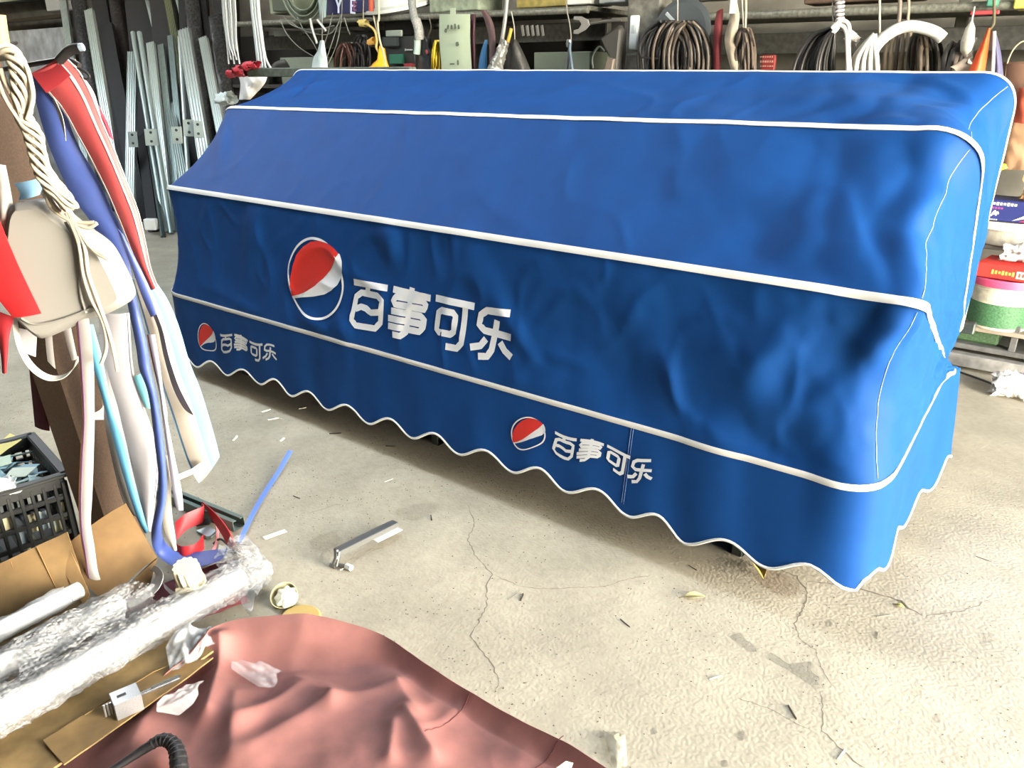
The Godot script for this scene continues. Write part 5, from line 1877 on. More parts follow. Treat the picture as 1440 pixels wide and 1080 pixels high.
	solo(mb, "floor_bag", "white plastic bag lying on the floor before the steel rack", "bag", mat("e6e2dc", 0.5))
	mb = MB.new()
	mb.tube(smooth_line(PackedVector3Array([fl(1340, 520, 0.02), fl(1358, 526, 0.015), fl(1378, 533, 0.01), fl(1396, 540, 0.02)])), 0.006, 6)
	solo(mb, "floor_wire", "dark wire on the floor leading to the white plastic bag", "wire", mat("2b2826", 0.6))

# ---------- steel profiles leaning on the back wall ----------
func lean_line(x0: float, y0: float, x1: float, y1: float, zb: float, zt: float) -> Array:
	# runs on to the floor at depth zb, and up past the frame towards the wall at depth zt
	var dx := (x1 - x0) / (y1 - y0)
	var lo := y1
	for k in 400:
		lo = y1 - 40.0 + k
		if pz(x1 + dx * (lo - y1), lo, zb).y <= 0.004: break
	var b := pz(x1 + dx * (lo - y1), lo, zb)
	b.y = 0.003
	var t := pz(x0, y0, zt)
	return [b, t]

func profile_bar(called: String, label: String, cat: String, m: Material, px: Array, w: float, kind: String, zb := -4.4, more := 0.35, group := "") -> Node3D:
	var zt := maxf(zb - 0.75, -5.35)
	var ln := lean_line(px[0], px[1], px[2], px[3], zb, zt)
	var a: Vector3 = ln[0]
	var b: Vector3 = ln[1]
	if px[1] <= 0.0: b += (b - a).normalized() * more
	var y := (b - a).normalized()
	var z := Vector3(0.62, 0, 0.78)
	z = (z - y * z.dot(y)).normalized()
	var x := y.cross(z).normalized()
	var bs := Basis(x, y, z)
	var L := a.distance_to(b)
	var o := thing(called, label, cat, a, group)
	var mb := MB.new()
	if kind == "rail":      # grooved channel
		var d := w * 0.6
		var pts := PackedVector2Array()
		var n := 4
		pts.append(Vector2(-w * 0.5, -d * 0.5))
		pts.append(Vector2(w * 0.5, -d * 0.5))
		pts.append(Vector2(w * 0.5, d * 0.5))
		for k in n:
			var c := w * 0.5 - w * (k + 0.65) / n
			pts.append(Vector2(c + w * 0.13, d * 0.5))
			pts.append(Vector2(c + w * 0.09, d * 0.5 - w * 0.1))
			pts.append(Vector2(c - w * 0.02, d * 0.5 - w * 0.1))
			pts.append(Vector2(c - w * 0.05, d * 0.5))
		pts.append(Vector2(-w * 0.5, d * 0.5))
		mb.slab(pts, L, Transform3D(Basis(x, z, -y), (a + b) * 0.5 + z * d * 0.5), 0.0)
		part(mb, "channel", m, o)
	elif kind == "tube":
		mb.tube(PackedVector3Array([a, a.lerp(b, 0.5), b]), w * 0.5, 12)
		part(mb, "tube", m, o)
	elif kind == "film":
		var rows := []
		for i in 60:
			var row := PackedVector3Array()
			for j in 13:
				var an := TAU * j / 12.0
				var p := a.lerp(b, i / 59.0)
				var r := 1.0 + 0.16 * noise3(Vector3(i * 0.4, cos(an), sin(an)) + a * 9.0, 1.0)
				row.append(p + x * clampf(cos(an) * 1.3, -1, 1) * w * 0.5 * r + z * clampf(sin(an) * 1.3, -1, 1) * w * 0.3 * r)
			rows.append(row)
		mb.grid(rows)
		part(mb, "wrapped_bar", m, o)
	else:
		mb.box((a + b) * 0.5, Vector3(w, L, w * 0.35), bs, 0.002)
		part(mb, "bar", m, o)
	return o

func foot_clip(o: Node3D, px: float, py: float, z: float, w: float) -> void:
	var c := pz(px, py, z)
	var mb := MB.new()
	var b := Basis(Vector3.UP, 0.66) * Basis(Vector3.RIGHT, -0.15)
	mb.box(c, Vector3(w, 0.16, 0.012), b, 0.003)
	part(mb, "end_clip", mat("a9b6b0", 0.45, 0.5), o)
	for dy in [-0.04, 0.045]:
		mb = MB.new()
		mb.tube(PackedVector3Array([c + b * Vector3(0, dy, 0.004), c + b * Vector3(0, dy, 0.012)]), 0.013, 10)
		part(mb, "bolt_hole", mat("2c3230", 0.6), o)

func build_rails() -> void:
	var zinc := mat("cfdcd8", 0.34, 0.6, "fine", 3.0)
	var zinc2 := mat("b3c4c0", 0.36, 0.6, "fine", 3.0)
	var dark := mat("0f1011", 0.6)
	var film := mat("6a6c6c", 0.35, 0.2, "crumple", 3.0)
	var film2 := mat("524a47", 0.4, 0.1, "crumple", 3.0)
	profile_bar("steel_profile", "tall galvanised steel profile, leftmost of the leaning profiles", "steel profile", zinc, [91, 0, 106, 110], 0.085, "rail", -4.5)
	profile_bar("wrapped_bar", "grey film wrapped bar leaning beside the leftmost steel profile", "bar", film, [111, 0, 138, 190], 0.17, "film", -4.45)
	profile_bar("steel_profile", "galvanised profile with a lower top, left of the black boards", "steel profile", zinc, [128, 17, 161, 215], 0.10, "rail", -4.3)
	profile_bar("black_board", "glossy black board leaning behind the black bar with pale edge", "board", dark, [141, 0, 180, 240], 0.19, "flat", -4.6)
	profile_bar("black_board", "black bar with a thin pale edge line, left of twin tubes", "board", mat("0c0d0e", 0.6), [150, 37, 190, 250], 0.17, "flat", -4.35)
	profile_bar("wrapped_bar", "dark brown film wrapped bar behind the twin tubes", "bar", film2, [163, 0, 186, 150], 0.16, "film", -4.6)
	profile_bar("wood_board", "reddish brown board peeping out beside the brown wrapped bar", "board", mat("7a4a3a", 0.7), [169, 86, 182, 150], 0.08, "flat", -4.5, 0.0)
	var z := profile_bar("steel_profile", "wide pale grooved profile standing nearest the awning's left end", "steel profile", zinc, [189, 76, 186, 250], 0.10, "rail", -4.2, 0.0)
	foot_clip(z, 187, 196, -4.3, 0.1)
	z = profile_bar("steel_tube", "left tube of the twin round steel tubes", "tube", zinc2, [187, 46, 217, 230], 0.055, "tube", -4.15, 0.0)
	z = profile_bar("steel_tube", "right tube of the twin round steel tubes", "tube", zinc2, [196, 46, 225, 230], 0.055, "tube", -4.15, 0.0)
	foot_clip(z, 213, 193, -4.2, 0.13)
	z = profile_bar("steel_profile", "bright grooved profile right of the twin steel tubes", "steel profile", zinc, [214, 63, 232, 235], 0.085, "rail", -4.2, 0.0)
	profile_bar("steel_tube", "first of three thin bright tubes reaching out of the photo's top", "tube", zinc, [207, 0, 222, 60], 0.05, "tube", -4.7)
	profile_bar("steel_tube", "second of three thin bright tubes reaching out of the photo's top", "tube", zinc, [217, 0, 230, 62], 0.05, "tube", -4.7)
	profile_bar("steel_tube", "third of three thin bright tubes reaching out of the photo's top", "tube", zinc, [226, 0, 238, 72], 0.05, "tube", -4.65)
	profile_bar("steel_profile", "yellowish grey profile behind the bright grooved ones", "steel profile", mat("8f9579", 0.4, 0.6, "fine", 3.0), [238, 0, 248, 55], 0.08, "rail", -4.6)
	profile_bar("steel_profile", "dull grey thin profile right of the bright grooved profile", "steel profile", zinc2, [228, 65, 246, 240], 0.07, "rail", -4.3, 0.0)
	profile_bar("steel_profile", "dull grey slim profile between two bright profiles", "steel profile", zinc2, [241, 52, 256, 220], 0.06, "rail", -4.35, 0.0)
	z = profile_bar("steel_tube", "bright round steel tube left of the widest grooved profile", "tube", zinc, [253, 52, 262, 200], 0.05, "tube", -4.2, 0.0)
	z = profile_bar("steel_profile", "widest grooved galvanised profile, cut off by the awning's left edge", "steel profile", zinc, [262, 46, 284, 180], 0.12, "rail", -4.2, 0.0)
	foot_clip(z, 266, 180, -4.35, 0.11)
	foot_clip(z, 279, 182, -4.35, 0.09)
	z = profile_bar("steel_profile", "short galvanised profile with a clip behind the awning's left edge", "steel profile", zinc2, [244, 150, 258, 230], 0.10, "rail", -4.1, 0.0)
	foot_clip(z, 249, 190, -4.2, 0.1)
	profile_bar("steel_tube", "thin steel tube behind the widest grooved profile", "tube", zinc2, [250, 0, 262, 50], 0.05, "tube", -4.7)
	profile_bar("wrapped_bar", "dark film wrapped bar between two bright profiles at the awning's corner", "bar", film, [270, 0, 288, 170], 0.15, "film", -4.5)
	profile_bar("steel_profile", "bright profile touching the awning's upper left corner", "steel profile", zinc, [288, 56, 306, 150], 0.085, "rail", -4.2, 0.0)
	profile_bar("black_board", "slim black board behind the bright profile at awning's corner", "board", dark, [286, 0, 294, 60], 0.06, "flat", -4.7)
	profile_bar("wrapped_bar", "grey film wrapped bar, rightmost of the leaning bars", "bar", film, [304, 24, 318, 130], 0.15, "film", -4.45, 0.0)
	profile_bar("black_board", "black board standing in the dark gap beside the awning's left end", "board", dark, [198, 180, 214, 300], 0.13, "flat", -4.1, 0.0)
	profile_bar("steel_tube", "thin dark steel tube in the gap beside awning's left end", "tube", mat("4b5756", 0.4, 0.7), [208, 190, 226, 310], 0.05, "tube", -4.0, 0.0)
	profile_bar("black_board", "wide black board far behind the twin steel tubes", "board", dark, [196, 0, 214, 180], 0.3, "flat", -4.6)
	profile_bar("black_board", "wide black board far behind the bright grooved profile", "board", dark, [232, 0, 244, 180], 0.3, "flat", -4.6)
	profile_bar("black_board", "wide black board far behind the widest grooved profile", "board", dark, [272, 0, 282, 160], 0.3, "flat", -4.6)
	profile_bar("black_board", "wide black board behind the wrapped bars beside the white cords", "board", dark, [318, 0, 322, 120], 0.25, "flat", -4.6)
	var rib_m := mat("c4c8c6", 0.7)
	var o := thing("white_cord_bundle", "bundle of white cords hanging beside the grey wrapped bar", "cords", pz(325, 90, -4.6))
	for k in 9:
		var mb := MB.new()
		mb.tube(zpath([[311 + k * 2.2, -30], [314 + k * 2.2, 20], [319 + k * 1.7, 60], [322 + k * 1.4 + (k % 3) * 2.0, 90 - (k % 4) * 6]], -4.6 + 0.012 * (k % 3)), 0.008, 6)
		part(mb, "cord", rib_m, o)
	o = thing("white_cord_bundle", "thick bundle of white cords hanging above the awning's left end", "cords", pz(365, 96, -4.3))
	for k in 11:
		var mb := MB.new()
		var c := k * 1.15
		mb.tube(zpath([[351 + c, -30], [353 + c, 10], [357 + c, 45], [361 + c * 1.1, 80], [362 + c * 1.3 + (4 if k > 8 else 0), 95]], -4.3 + 0.01 * (k % 3)), 0.007, 6)
		part(mb, "cord", mat("bcc4c2", 0.6), o)
	# white foot plates on the floor
	var mb := MB.new()
	mb.box(pz(213, 318, -4.02) + Vector3(0, 0.02, 0), Vector3(0.12, 0.11, 0.07), Basis(Vector3.UP, 0.6), 0.006)
	solo(mb, "foot_block", "white block on the floor at the foot of the leaning profiles", "block", mat("cdd2cf", 0.6))
	mb = MB.new()
	mb.sheet(strip_rows(zpath([[334, 104], [338, 118], [336, 140]], -3.6), zpath([[376, 104], [372, 118], [352, 140]], -3.6), 10, 0.05, 0.0, 1.0, 0.0, 0.05), 0.004)
	solo(mb, "white_bag", "white bags bulging under the bar behind the awning's left end", "bag", mat("c9c6c0", 0.6))
	mb = MB.new()
	crumple(mb, pz(308, 140, -3.9), pz(326, 138, -3.9), 0.05, 0.05, 0.02, 0.9, 20, 18, 0.0, 44.0)
	solo(mb, "white_rag", "small white rag just above the awning's upper left corner", "rag", mat("c2cbc6", 0.7))
	mb = MB.new()
	for q in [[326, 104, 0.05], [337, 98, 0.06], [350, 93, 0.06], [358, 92, 0.05], [342, 103, 0.05]]:
		crumple(mb, pz(q[0] - 4, q[1], -3.06), pz(q[0] + 4, q[1] - 1, -3.06), q[2] * 0.5, q[2] * 0.45, 0.012, 0.9, 14, 14, 0.0, q[0])
	solo(mb, "red_cloth_knot", "red cloth knotted round the bar behind the awning's left end", "cloth", mat("a3222f", 0.65))

# ---------- shelf along the back wall and everything hung from it ----------
func pbox(called: String, label: String, cat: String, m: Material, r: Array, z: float, depth: float, group := "") -> Node3D:
	var a := pz(r[0], r[3], z)
	var b := pz(r[2], r[1], z)
	var mb := MB.new()
	var c := (a + b) * 0.5
	var w := absf(b.x - a.x)
	var h := absf(b.y - a.y)
	mb.box(Vector3(c.x, c.y, z - depth * 0.5), Vector3(w, h, depth), Basis.IDENTITY, 0.006)
	var o := thing(called, label, cat, Vector3(c.x, c.y - h * 0.5, z - depth * 0.5), group)
	part(mb, "body", m, o)
	return o

func string_to(o: Node3D, px: Array, z: float, r := 0.004, hex := "8d8a80") -> void:
	var mb := MB.new()
	mb.tube(zpath(px, z), r, 6)
	part(mb, "string", mat(hex, 0.7), o)

func loops(o: Node3D, cx: float, top: float, bot: float, wpx: float, z: float, n: int, r: float, m: Material, sd: int, called := "cable_turn") -> void:
	rng.seed = sd
	for k in n:
		var f := (k + 0.5) / n * 2.0 - 1.0
		var w := wpx * (0.55 + 0.45 * rng.randf())
		var sx := cx + f * wpx * 0.35
		var p := PackedVector3Array()
		for q in [[sx - w * 0.05, top], [sx - w * 0.32, top + (bot - top) * 0.16], [sx - w * 0.5, top + (bot - top) * 0.5], [sx - w * 0.42, bot - 6], [sx, bot + rng.randf_range(-6, 6)], [sx + w * 0.42, bot - 6], [sx + w * 0.5, top + (bot - top) * 0.5], [sx + w * 0.32, top + (bot - top) * 0.16], [sx + w * 0.05, top]]:
			p.append(pz(q[0], q[1], z + rng.randf_range(-0.05, 0.05)))
		var mb := MB.new()
		mb.tube(smooth_line(p, 5), r, 6)
		part(mb, called, m, o)

func hung_sheet(called: String, label: String, cat: String, m: Material, l: Array, r: Array, z: float, wr := 0.015, bow := 0.02) -> Node3D:
	var mb := MB.new()
	mb.sheet(strip_rows(zpath(l, z), zpath(r, z), 8, bow, 0.0, 1.0, 0.0, wr), 0.004)
	var o := thing(called, label, cat, mb.base_point())
	part(mb, "cloth", m, o)
	return o

func build_back() -> void:
	var grime := mat("575b52", 0.75, 0.0, "blotch", 1.5)
	var shelf_m := mat("78786c", 0.7, 0.1, "blotch", 2.0)
	# white painted wall board, picture and rail at the far left
	pbox("wall_board", "pale grey blue panel on the back wall behind the rope hank", "panel", mat("e2e8ec", 0.8, 0.0, "soft", 0.6), [-60, 38, 88, 330], -5.55, 0.06)
	pbox("wood_rail", "dark brown wooden rail running across the wall above the pale panel", "rail", mat("57503f", 0.8, 0.0, "wood", 1.5), [-60, 19, 92, 38], -5.5, 0.1)
	var pic := pbox("framed_notice", "dark framed pale notice high on the wall at the upper left", "notice", mat("1f2228", 0.6), [-60, -70, 66, 14], -5.5, 0.05)
	var mb := MB.new()
	var q0 := pz(-50, 10, -5.49)
	var q1 := pz(60, -60, -5.49)
	mb.box((q0 + q1) * 0.5, Vector3(q1.x - q0.x, q1.y - q0.y, 0.012), Basis.IDENTITY, 0.002)
	part(mb, "paper", mat("bfc4a8", 0.8), pic)
	pbox("white_box", "small white box on the wooden rail right of the framed notice", "box", mat("c6c9c4", 0.7), [66, -40, 84, 16], -5.45, 0.15)

	# the long shelf: boards, brackets, posts
	var sh := thing("wall_shelf", "long grey-green wall shelf crowded with boxes and hanging cables", "shelf", Vector3(-3.5, 0, -5.2))
	for s in [[Vector3(-7.0, 1.98, -4.77), Vector3(-3.05, 1.94, -4.85)], [Vector3(-2.62, 1.865, -4.85), Vector3(1.2, 1.845, -4.95)]]:
		var a: Vector3 = s[0]
		var b: Vector3 = s[1]
		mb = MB.new()
		var x := (b - a).normalized()
		var z := x.cross(Vector3.UP).normalized()
		mb.box((a + b) * 0.5 - Vector3(0, 0, 0.35), Vector3(a.distance_to(b), 0.03, 0.7), Basis(x, z.cross(x) * -1.0 if z.cross(x).y < 0 else z.cross(x), z), 0.004)
		part(mb, "board", shelf_m, sh)
		mb = MB.new()
		mb.tube(PackedVector3Array([a + Vector3(0, -0.01, 0.01), b + Vector3(0, -0.01, 0.01)]), 0.024, 10)
		part(mb, "edge_pipe", mat("83857a", 0.5, 0.3, "blotch", 3.0), sh)
		mb = MB.new()
		mb.box((a + b) * 0.5 + Vector3(0, -0.15, -0.25), Vector3(a.distance_to(b), 0.12, 0.03), Basis.IDENTITY, 0.003)
		part(mb, "under_beam", mat("3b3c37", 0.8, 0.0, "blotch", 2.0), sh)
	mb = MB.new()
	mb.box(Vector3(-3.2, 1.42, -5.3), Vector3(9.0, 0.03, 0.6), Basis.IDENTITY, 0.004)
	part(mb, "lower_board", mat("4c4a44", 0.8, 0.0, "blotch", 2.0), sh)
	for x in [-7.5, -5.4, -3.3, -0.9, 1.1]:
		mb = MB.new()
		mb.box(Vector3(x, 0.98, -5.5), Vector3(0.06, 1.96, 0.06))
		part(mb, "post", mat("45463f", 0.7, 0.2), sh)
	# overhead pipe that the strings are tied to
	var rail := thing("hanging_pipe", "overhead steel pipe above the shelf that holds the hanging strings", "pipe", Vector3(-3.2, 2.42, -4.7))
	mb = MB.new()
	mb.tube(PackedVector3Array([Vector3(-7.6, 2.45, -4.72), Vector3(1.4, 2.45, -4.72)]), 0.025, 12)
	part(mb, "pipe", shelf_m, rail)
	for x in [-7.0, -4.0, -1.0, 1.2]:
		mb = MB.new()
		mb.tube(PackedVector3Array([Vector3(x, 2.45, -4.72), Vector3(x, 3.79, -4.72)]), 0.008, 8)
		part(mb, "hanger", shelf_m, rail)
	# grey square column with a switch
	mb = MB.new()
	var c0 := pz(880, 50, -4.75)
	var c1 := pz(926, 50, -4.75)
	var col := MB.new()
	col.box(Vector3((c0.x + c1.x) * 0.5, 1.9, -4.85), Vector3(c1.x - c0.x, 3.8, 0.2), Basis.IDENTITY, 0.012)
	var cn := struct(col, "column", mat("75746b", 0.7, 0.0, "blotch", 1.2))
	mb = MB.new()
	var sw := pz(892, 46, -4.74)
	mb.box(sw, Vector3(0.058, 0.2, 0.03), Basis.IDENTITY, 0.006)
	var sp := thing("wall_switch", "white upright switch cover on the grey column", "switch", sw - Vector3(0, 0.1, 0))
	part(mb, "cover", mat("c9d2d2", 0.45), sp)
	mb = MB.new()
	mb.box(sw + Vector3(0, 0.02, 0.017), Vector3(0.024, 0.05, 0.008), Basis.IDENTITY, 0.002)
	part(mb, "rocker", mat("aeb6b6", 0.5), sp)
	mb = MB.new()
	mb.tube(zpath([[882, 77], [890, 76], [898, 75]], -4.7), 0.008, 8)
	solo(mb, "steel_peg", "small bright steel peg sticking from the grey column below the switch", "peg", mat("b9bab4", 0.3, 0.7))

	# ---- on the shelf, left to right ----
	var fr := pbox("open_box", "pale green white open box standing on the shelf's left part", "box", mat("8f9a84", 0.7), [380, -40, 408, 20], -4.8, 0.3)
	mb = MB.new()
	var i0 := pz(385, 16, -4.78)
	var i1 := pz(404, -30, -4.78)
	mb.box((i0 + i1) * 0.5, Vector3(i1.x - i0.x, i1.y - i0.y, 0.02), Basis.IDENTITY, 0.002)
	part(mb, "inner_panel", mat("4a5246", 0.7), fr)
	var coil := thing("wire_coil", "round grey-green coil of wire on the shelf beside the white box", "coil", pz(424, 20, -4.75))
	for k in 9:
		mb = MB.new()
		var p := PackedVector3Array()
		var cc := pz(424, -22, -4.72 - 0.02 * (k % 4))
		for i in 32:
			var a := TAU * i / 32.0
			p.append(cc + Vector3(cos(a), sin(a), 0) * (0.20 + 0.011 * k))
		mb.tube(p, 0.008, 6, -1.0, true)
		part(mb, "wire_turn", mat("5e6a5a", 0.5), coil)
	var loose := thing("loose_wires", "thin loose wires trailing from the coil below the shelf", "wires", pz(430, 80, -4.6))
	for w in [[[394, 26], [402, 46], [420, 66], [445, 82]], [[398, 22], [412, 36], [440, 42], [470, 36]], [[405, 28], [430, 44], [462, 48], [478, 30]], [[418, 24], [426, 40], [440, 60], [448, 76]], [[480, 20], [470, 50], [460, 80]], [[481, 0], [480, 26], [474, 60], [462, 90]], [[468, 18], [462, 44], [456, 62]], [[484, 24], [488, 38], [492, 48]]]:
		mb = MB.new()
		mb.tube(zpath(w, -4.55), 0.004, 6)
		part(mb, "wire", mat("6c7068", 0.6), loose)
	for w in [[[436, 26], [440, 44], [446, 61]], [[446, 28], [452, 35], [458, 43]]]:
		mb = MB.new()
		mb.tube(zpath(w, -4.5), 0.010, 8)
		solo(mb, "glass_tube", ["long shiny clear tube hanging with the loose wires", "short shiny clear tube hanging just under the shelf's edge"][0 if w[0][0] < 440 else 1], "tube", mat("b7bcb8", 0.25, 0.3))
	var sg := pbox("blue_sign", "dark blue sign board with white and red letters lying on the shelf", "sign", mat("1b2350", 0.5), [458, -30, 521, 21], -4.72, 0.03)
	var sb := Basis(Vector3.BACK, -0.12)
	lettering("Y", 0.17, pz(476, 6, -4.69), sb, mat("b9c4d4", 0.6), sg)
	lettering("E", 0.15, pz(496, 8, -4.69), sb, mat("b9c4d4", 0.6), sg)
	lettering("E", 0.09, pz(499, 8, -4.685), sb, mat("8a3f66", 0.6), sg)
	hung_sheet("teal_film", "teal grey plastic film bunched on the shelf left of the blue sign", "film", mat("7f9597", 0.5), [[446, -20], [448, 8], [450, 28]], [[460, -20], [459, 8], [458, 24]], -4.66)
	mb = MB.new()
	mb.tube(zpath([[521, -30], [522, 0], [522, 16]], -4.68), 0.02, 10)
	solo(mb, "orange_rod", "short orange rod standing on the shelf by the blue sign", "rod", mat("a8492c", 0.6))
	var bs := thing("white_basin", "white upturned plastic basin on the shelf", "basin", pz(560, 18, -4.95))
	mb = MB.new()
	mb.lathe(PackedVector2Array([Vector2(0.29, -0.02), Vector2(0.3, -0.02), Vector2(0.3, 0.005), Vector2(0.26, 0.02), Vector2(0.2, 0.12), Vector2(0, 0.13)]), 40, Transform3D(Basis(Vector3.RIGHT, 0.25), pz(560, 6, -5.0)))
	part(mb, "shell", mat("c3c8c2", 0.5), bs)
	mb = MB.new()
	mb.lathe(PackedVector2Array([Vector2(0.0, -0.03), Vector2(0.28, -0.03), Vector2(0.285, -0.02)]), 40, Transform3D(Basis(Vector3.RIGHT, 0.25), pz(560, 7, -5.0)))
	part(mb, "underside", mat("33352f", 0.7), bs)
	pbox("green_carton", "pale green carton on the shelf behind the hanging cream sheet", "carton", mat("8d9a86", 0.8, 0.0, "soft", 2.0), [604, -40, 672, 18], -5.0, 0.3)
	pbox("yellow_carton", "yellowish carton on the shelf above the dark bag", "carton", mat("8f8444", 0.8, 0.0, "soft", 2.0), [726, -40, 796, 12], -4.95, 0.3)
	pbox("white_carton", "white carton on the shelf right of the yellowish carton", "carton", mat("c9cbc6", 0.8), [797, -40, 832, 7], -4.95, 0.3)
	pbox("white_carton", "second white carton on the shelf, next to the grey column", "carton", mat("b9bcb8", 0.8), [842, -40, 882, 5], -4.95, 0.3)
	pbox("grey_beam", "grey beam lying along the shelf right of the column", "beam", mat("74756f", 0.7, 0.0, "blotch", 2.0), [930, -6, 1022, 4], -4.9, 0.12)
	pbox("timber_offcut", "flat grey timber offcut on the shelf above the black cable bunch", "timber", mat("6b6258", 0.8, 0.0, "wood", 2.0), [1118, 8, 1292, 16], -4.9, 0.2)
	pbox("timber_offcut", "brown timber offcut lying higher on the shelf's right part", "timber", mat("5b4a3a", 0.8, 0.0, "wood", 2.0), [1130, -12, 1296, 6], -4.98, 0.2)
	pbox("green_tape_box", "small green box on the shelf above the orange cloth", "box", mat("3f7a66", 0.6), [1386, -6, 1404, 9], -4.8, 0.1)
	pbox("yellow_carton", "yellow carton at the right end of the shelf", "carton", mat("cfc04e", 0.7), [1424, -20, 1480, 12], -4.85, 0.2)
	mb = MB.new()
	mb.tube(zpath([[1186, 14], [1200, 15], [1235, 19], [1250, 17]], -4.9), 0.016, 8)
	solo(mb, "twisted_rod", "twisted dark rod lying on the shelf's front edge", "rod", mat("5e5850", 0.5, 0.4))

	# ---- on the lower board, partly hidden by the awning ----
	pbox("pale_box", "pale green grey box on the lower board left of the white bag", "box", mat("7d877a", 0.8), [398, 80, 446, 130], -5.05, 0.3)
	pbox("pale_box", "small pale label box in the dark recess left of the plastic bag", "box", mat("6a7068", 0.8), [386, 42, 402, 62], -5.3, 0.2)
	pbox("pale_box", "pale grey box seen in the dark recess above the brown cables", "box", mat("8b9386", 0.8), [479, 42, 496, 60], -5.3, 0.2)
	pbox("pale_box", "long pale green box behind the hanging pliers", "box", mat("6d7768", 0.8), [750, 72, 830, 130], -5.1, 0.3)
	pbox("dark_board", "dark board leaning at the back of the recess below the shelf", "board", mat("2c2b28", 0.8), [340, 38, 620, 130], -5.6, 0.05)
	pbox("dark_board", "dark board leaning behind the hanging scissors and fork", "board", mat("2a2926", 0.8), [690, 30, 880, 130], -5.6, 0.05)
	mb = MB.new()
	mb.sheet(strip_rows(zpath([[380, 96], [388, 88], [402, 84]], -4.6), zpath([[392, 99], [400, 96], [408, 94]], -4.6), 6, 0.02, 0.0, 1.0, 0.0, 0.01), 0.01)
	solo(mb, "black_tool", "black hand tool lying on the lower board right of the white cords", "tool", mat("1c1d1c", 0.5))

	# ---- hanging things, left to right ----
	var o := hung_sheet("plastic_bag", "gathered translucent white plastic bag hanging above the awning's left part", "bag", mat("b5c4c2", 0.45), [[450, 57], [446, 72], [440, 84], [437, 112]], [[456, 57], [458, 72], [460, 84], [462, 112]], -4.5, 0.04, 0.06)
	string_to(o, [[453, -40], [453, 20], [453, 58]], -4.55)
	o = thing("brown_cables", "brown and black cables hanging in a loop under the shelf", "cables", pz(495, 100, -4.7))
	loops(o, 492, 60, 112, 30, -4.7, 8, 0.008, mat("2c231f", 0.5), 5)
	loops(o, 486, 62, 112, 20, -4.65, 3, 0.008, mat("5a3a30", 0.5), 6)
	o = thing("black_cables", "black cable bundle hanging between the brown cables and yellow tool", "cables", pz(508, 100, -4.7))
	loops(o, 509, 50, 115, 18, -4.72, 7, 0.010, mat("1f1e20", 0.5), 7)
	# yellow glue gun on its lead
	o = thing("yellow_tool", "yellow hand tool hanging by a cream lead over the awning", "tool", pz(532, 97, -4.5))
	mb = MB.new()
	mb.slab(PackedVector2Array([Vector2(-0.11, -0.10), Vector2(0.02, -0.12), Vector2(0.09, -0.09), Vector2(0.06, 0.02), Vector2(0.05, 0.1), Vector2(0.015, 0.12), Vector2(-0.01, 0.02), Vector2(-0.10, -0.05)]), 0.06, Transform3D(Basis(Vector3.UP, 0.5), pz(533, 88, -4.5)), 0.014)
	part(mb, "body", mat("d89a22", 0.45), o)
	mb = MB.new()
	mb.tube(zpath([[516, 34], [526, 42], [530, 56], [529, 66], [533, 74]], -4.5), 0.009, 8)
	part(mb, "lead", mat("b59a5a", 0.6), o)
	mb = MB.new()
	crumple(mb, pz(507, 33, -4.5), pz(516, 33, -4.5), 0.03, 0.028, 0.006, 0.9, 14, 16, 0.0, 12.0)
	part(mb, "bulb", mat("b9a75e", 0.5), o, "yellowish round bulb at the top")
	mb = MB.new()
	crumple(mb, pz(518, 60, -4.5), pz(527, 57, -4.5), 0.022, 0.028, 0.006, 0.9, 14, 16, 0.0, 15.0)
	part(mb, "coupling", mat("c79a45", 0.5), o)
	string_to(o, [[512, -40], [511, 10], [511, 30]], -4.5, 0.004, "8f8b78")
	o = thing("cream_rope", "cream rope hanging in a long line down to the awning's top", "rope", pz(540, 97, -4.4))
	mb = MB.new()
	mb.tube(zpath([[530, -40], [533, 22], [531, 32], [534, 56], [540, 78], [545, 112]], -4.4), 0.008, 7)
	part(mb, "strand", mat("a8a48c", 0.7), o)
	mb = MB.new()
	mb.tube(zpath([[525, 22], [528, 34], [531, 48]], -4.4), 0.006, 7)
	part(mb, "strand", mat("8f8b78", 0.7), o)
	# black power tool case
	o = pbox("tool_case", "black plastic tool case with a green patch and pale label", "case", mat("222625", 0.5), [541, 50, 582, 130], -4.75, 0.2)
	for pt in [[[544, 42, 565, 52], "8c968c", "pale_label", -4.74], [[549, 76, 567, 90], "1f6a52", "green_patch", -4.735], [[569, 89, 582, 97], "a02a34", "red_label", -4.735], [[541, 52, 560, 66], "2f3634", "latch", -4.735]]:
		mb = MB.new()
		var a := pz(pt[0][0], pt[0][3], pt[3])
		var b := pz(pt[0][2], pt[0][1], pt[3])
		mb.box((a + b) * 0.5, Vector3(b.x - a.x, b.y - a.y, 0.03), Basis.IDENTITY, 0.006)
		part(mb, pt[2], mat(pt[1], 0.6), o)
	for k in 5:
		mb = MB.new()
		mb.box(pz(570 + k * 2.3, 70, -4.735), Vector3(0.009, 0.016 if k == 0 else 0.011, 0.006), Basis.IDENTITY, 0.0)
		part(mb, "print_mark", mat("b5bab8", 0.6), o)
	pbox("black_case", "plain black case behind the tool case under the shelf", "case", mat("1b1c1b", 0.6), [540, 27, 586, 50], -4.95, 0.2)
	# grey white wrapped hose
	o = thing("wrapped_hose", "pale grey taped hose hanging over the shelf by the tool case", "hose", pz(588, 90, -4.5))
	mb = MB.new()
	mb.tube(zpath([[577, -30], [580, 10], [584, 30]], -4.5), 0.03, 10)
	part(mb, "upper_hose", mat("8e9391", 0.6, 0.0, "blotch", 8.0), o)
	mb = MB.new()
	mb.tube(zpath([[585, 28], [589, 42], [590, 56]], -4.5), 0.036, 10)
	part(mb, "taped_joint", mat("a9aba6", 0.6, 0.0, "blotch", 8.0), o)
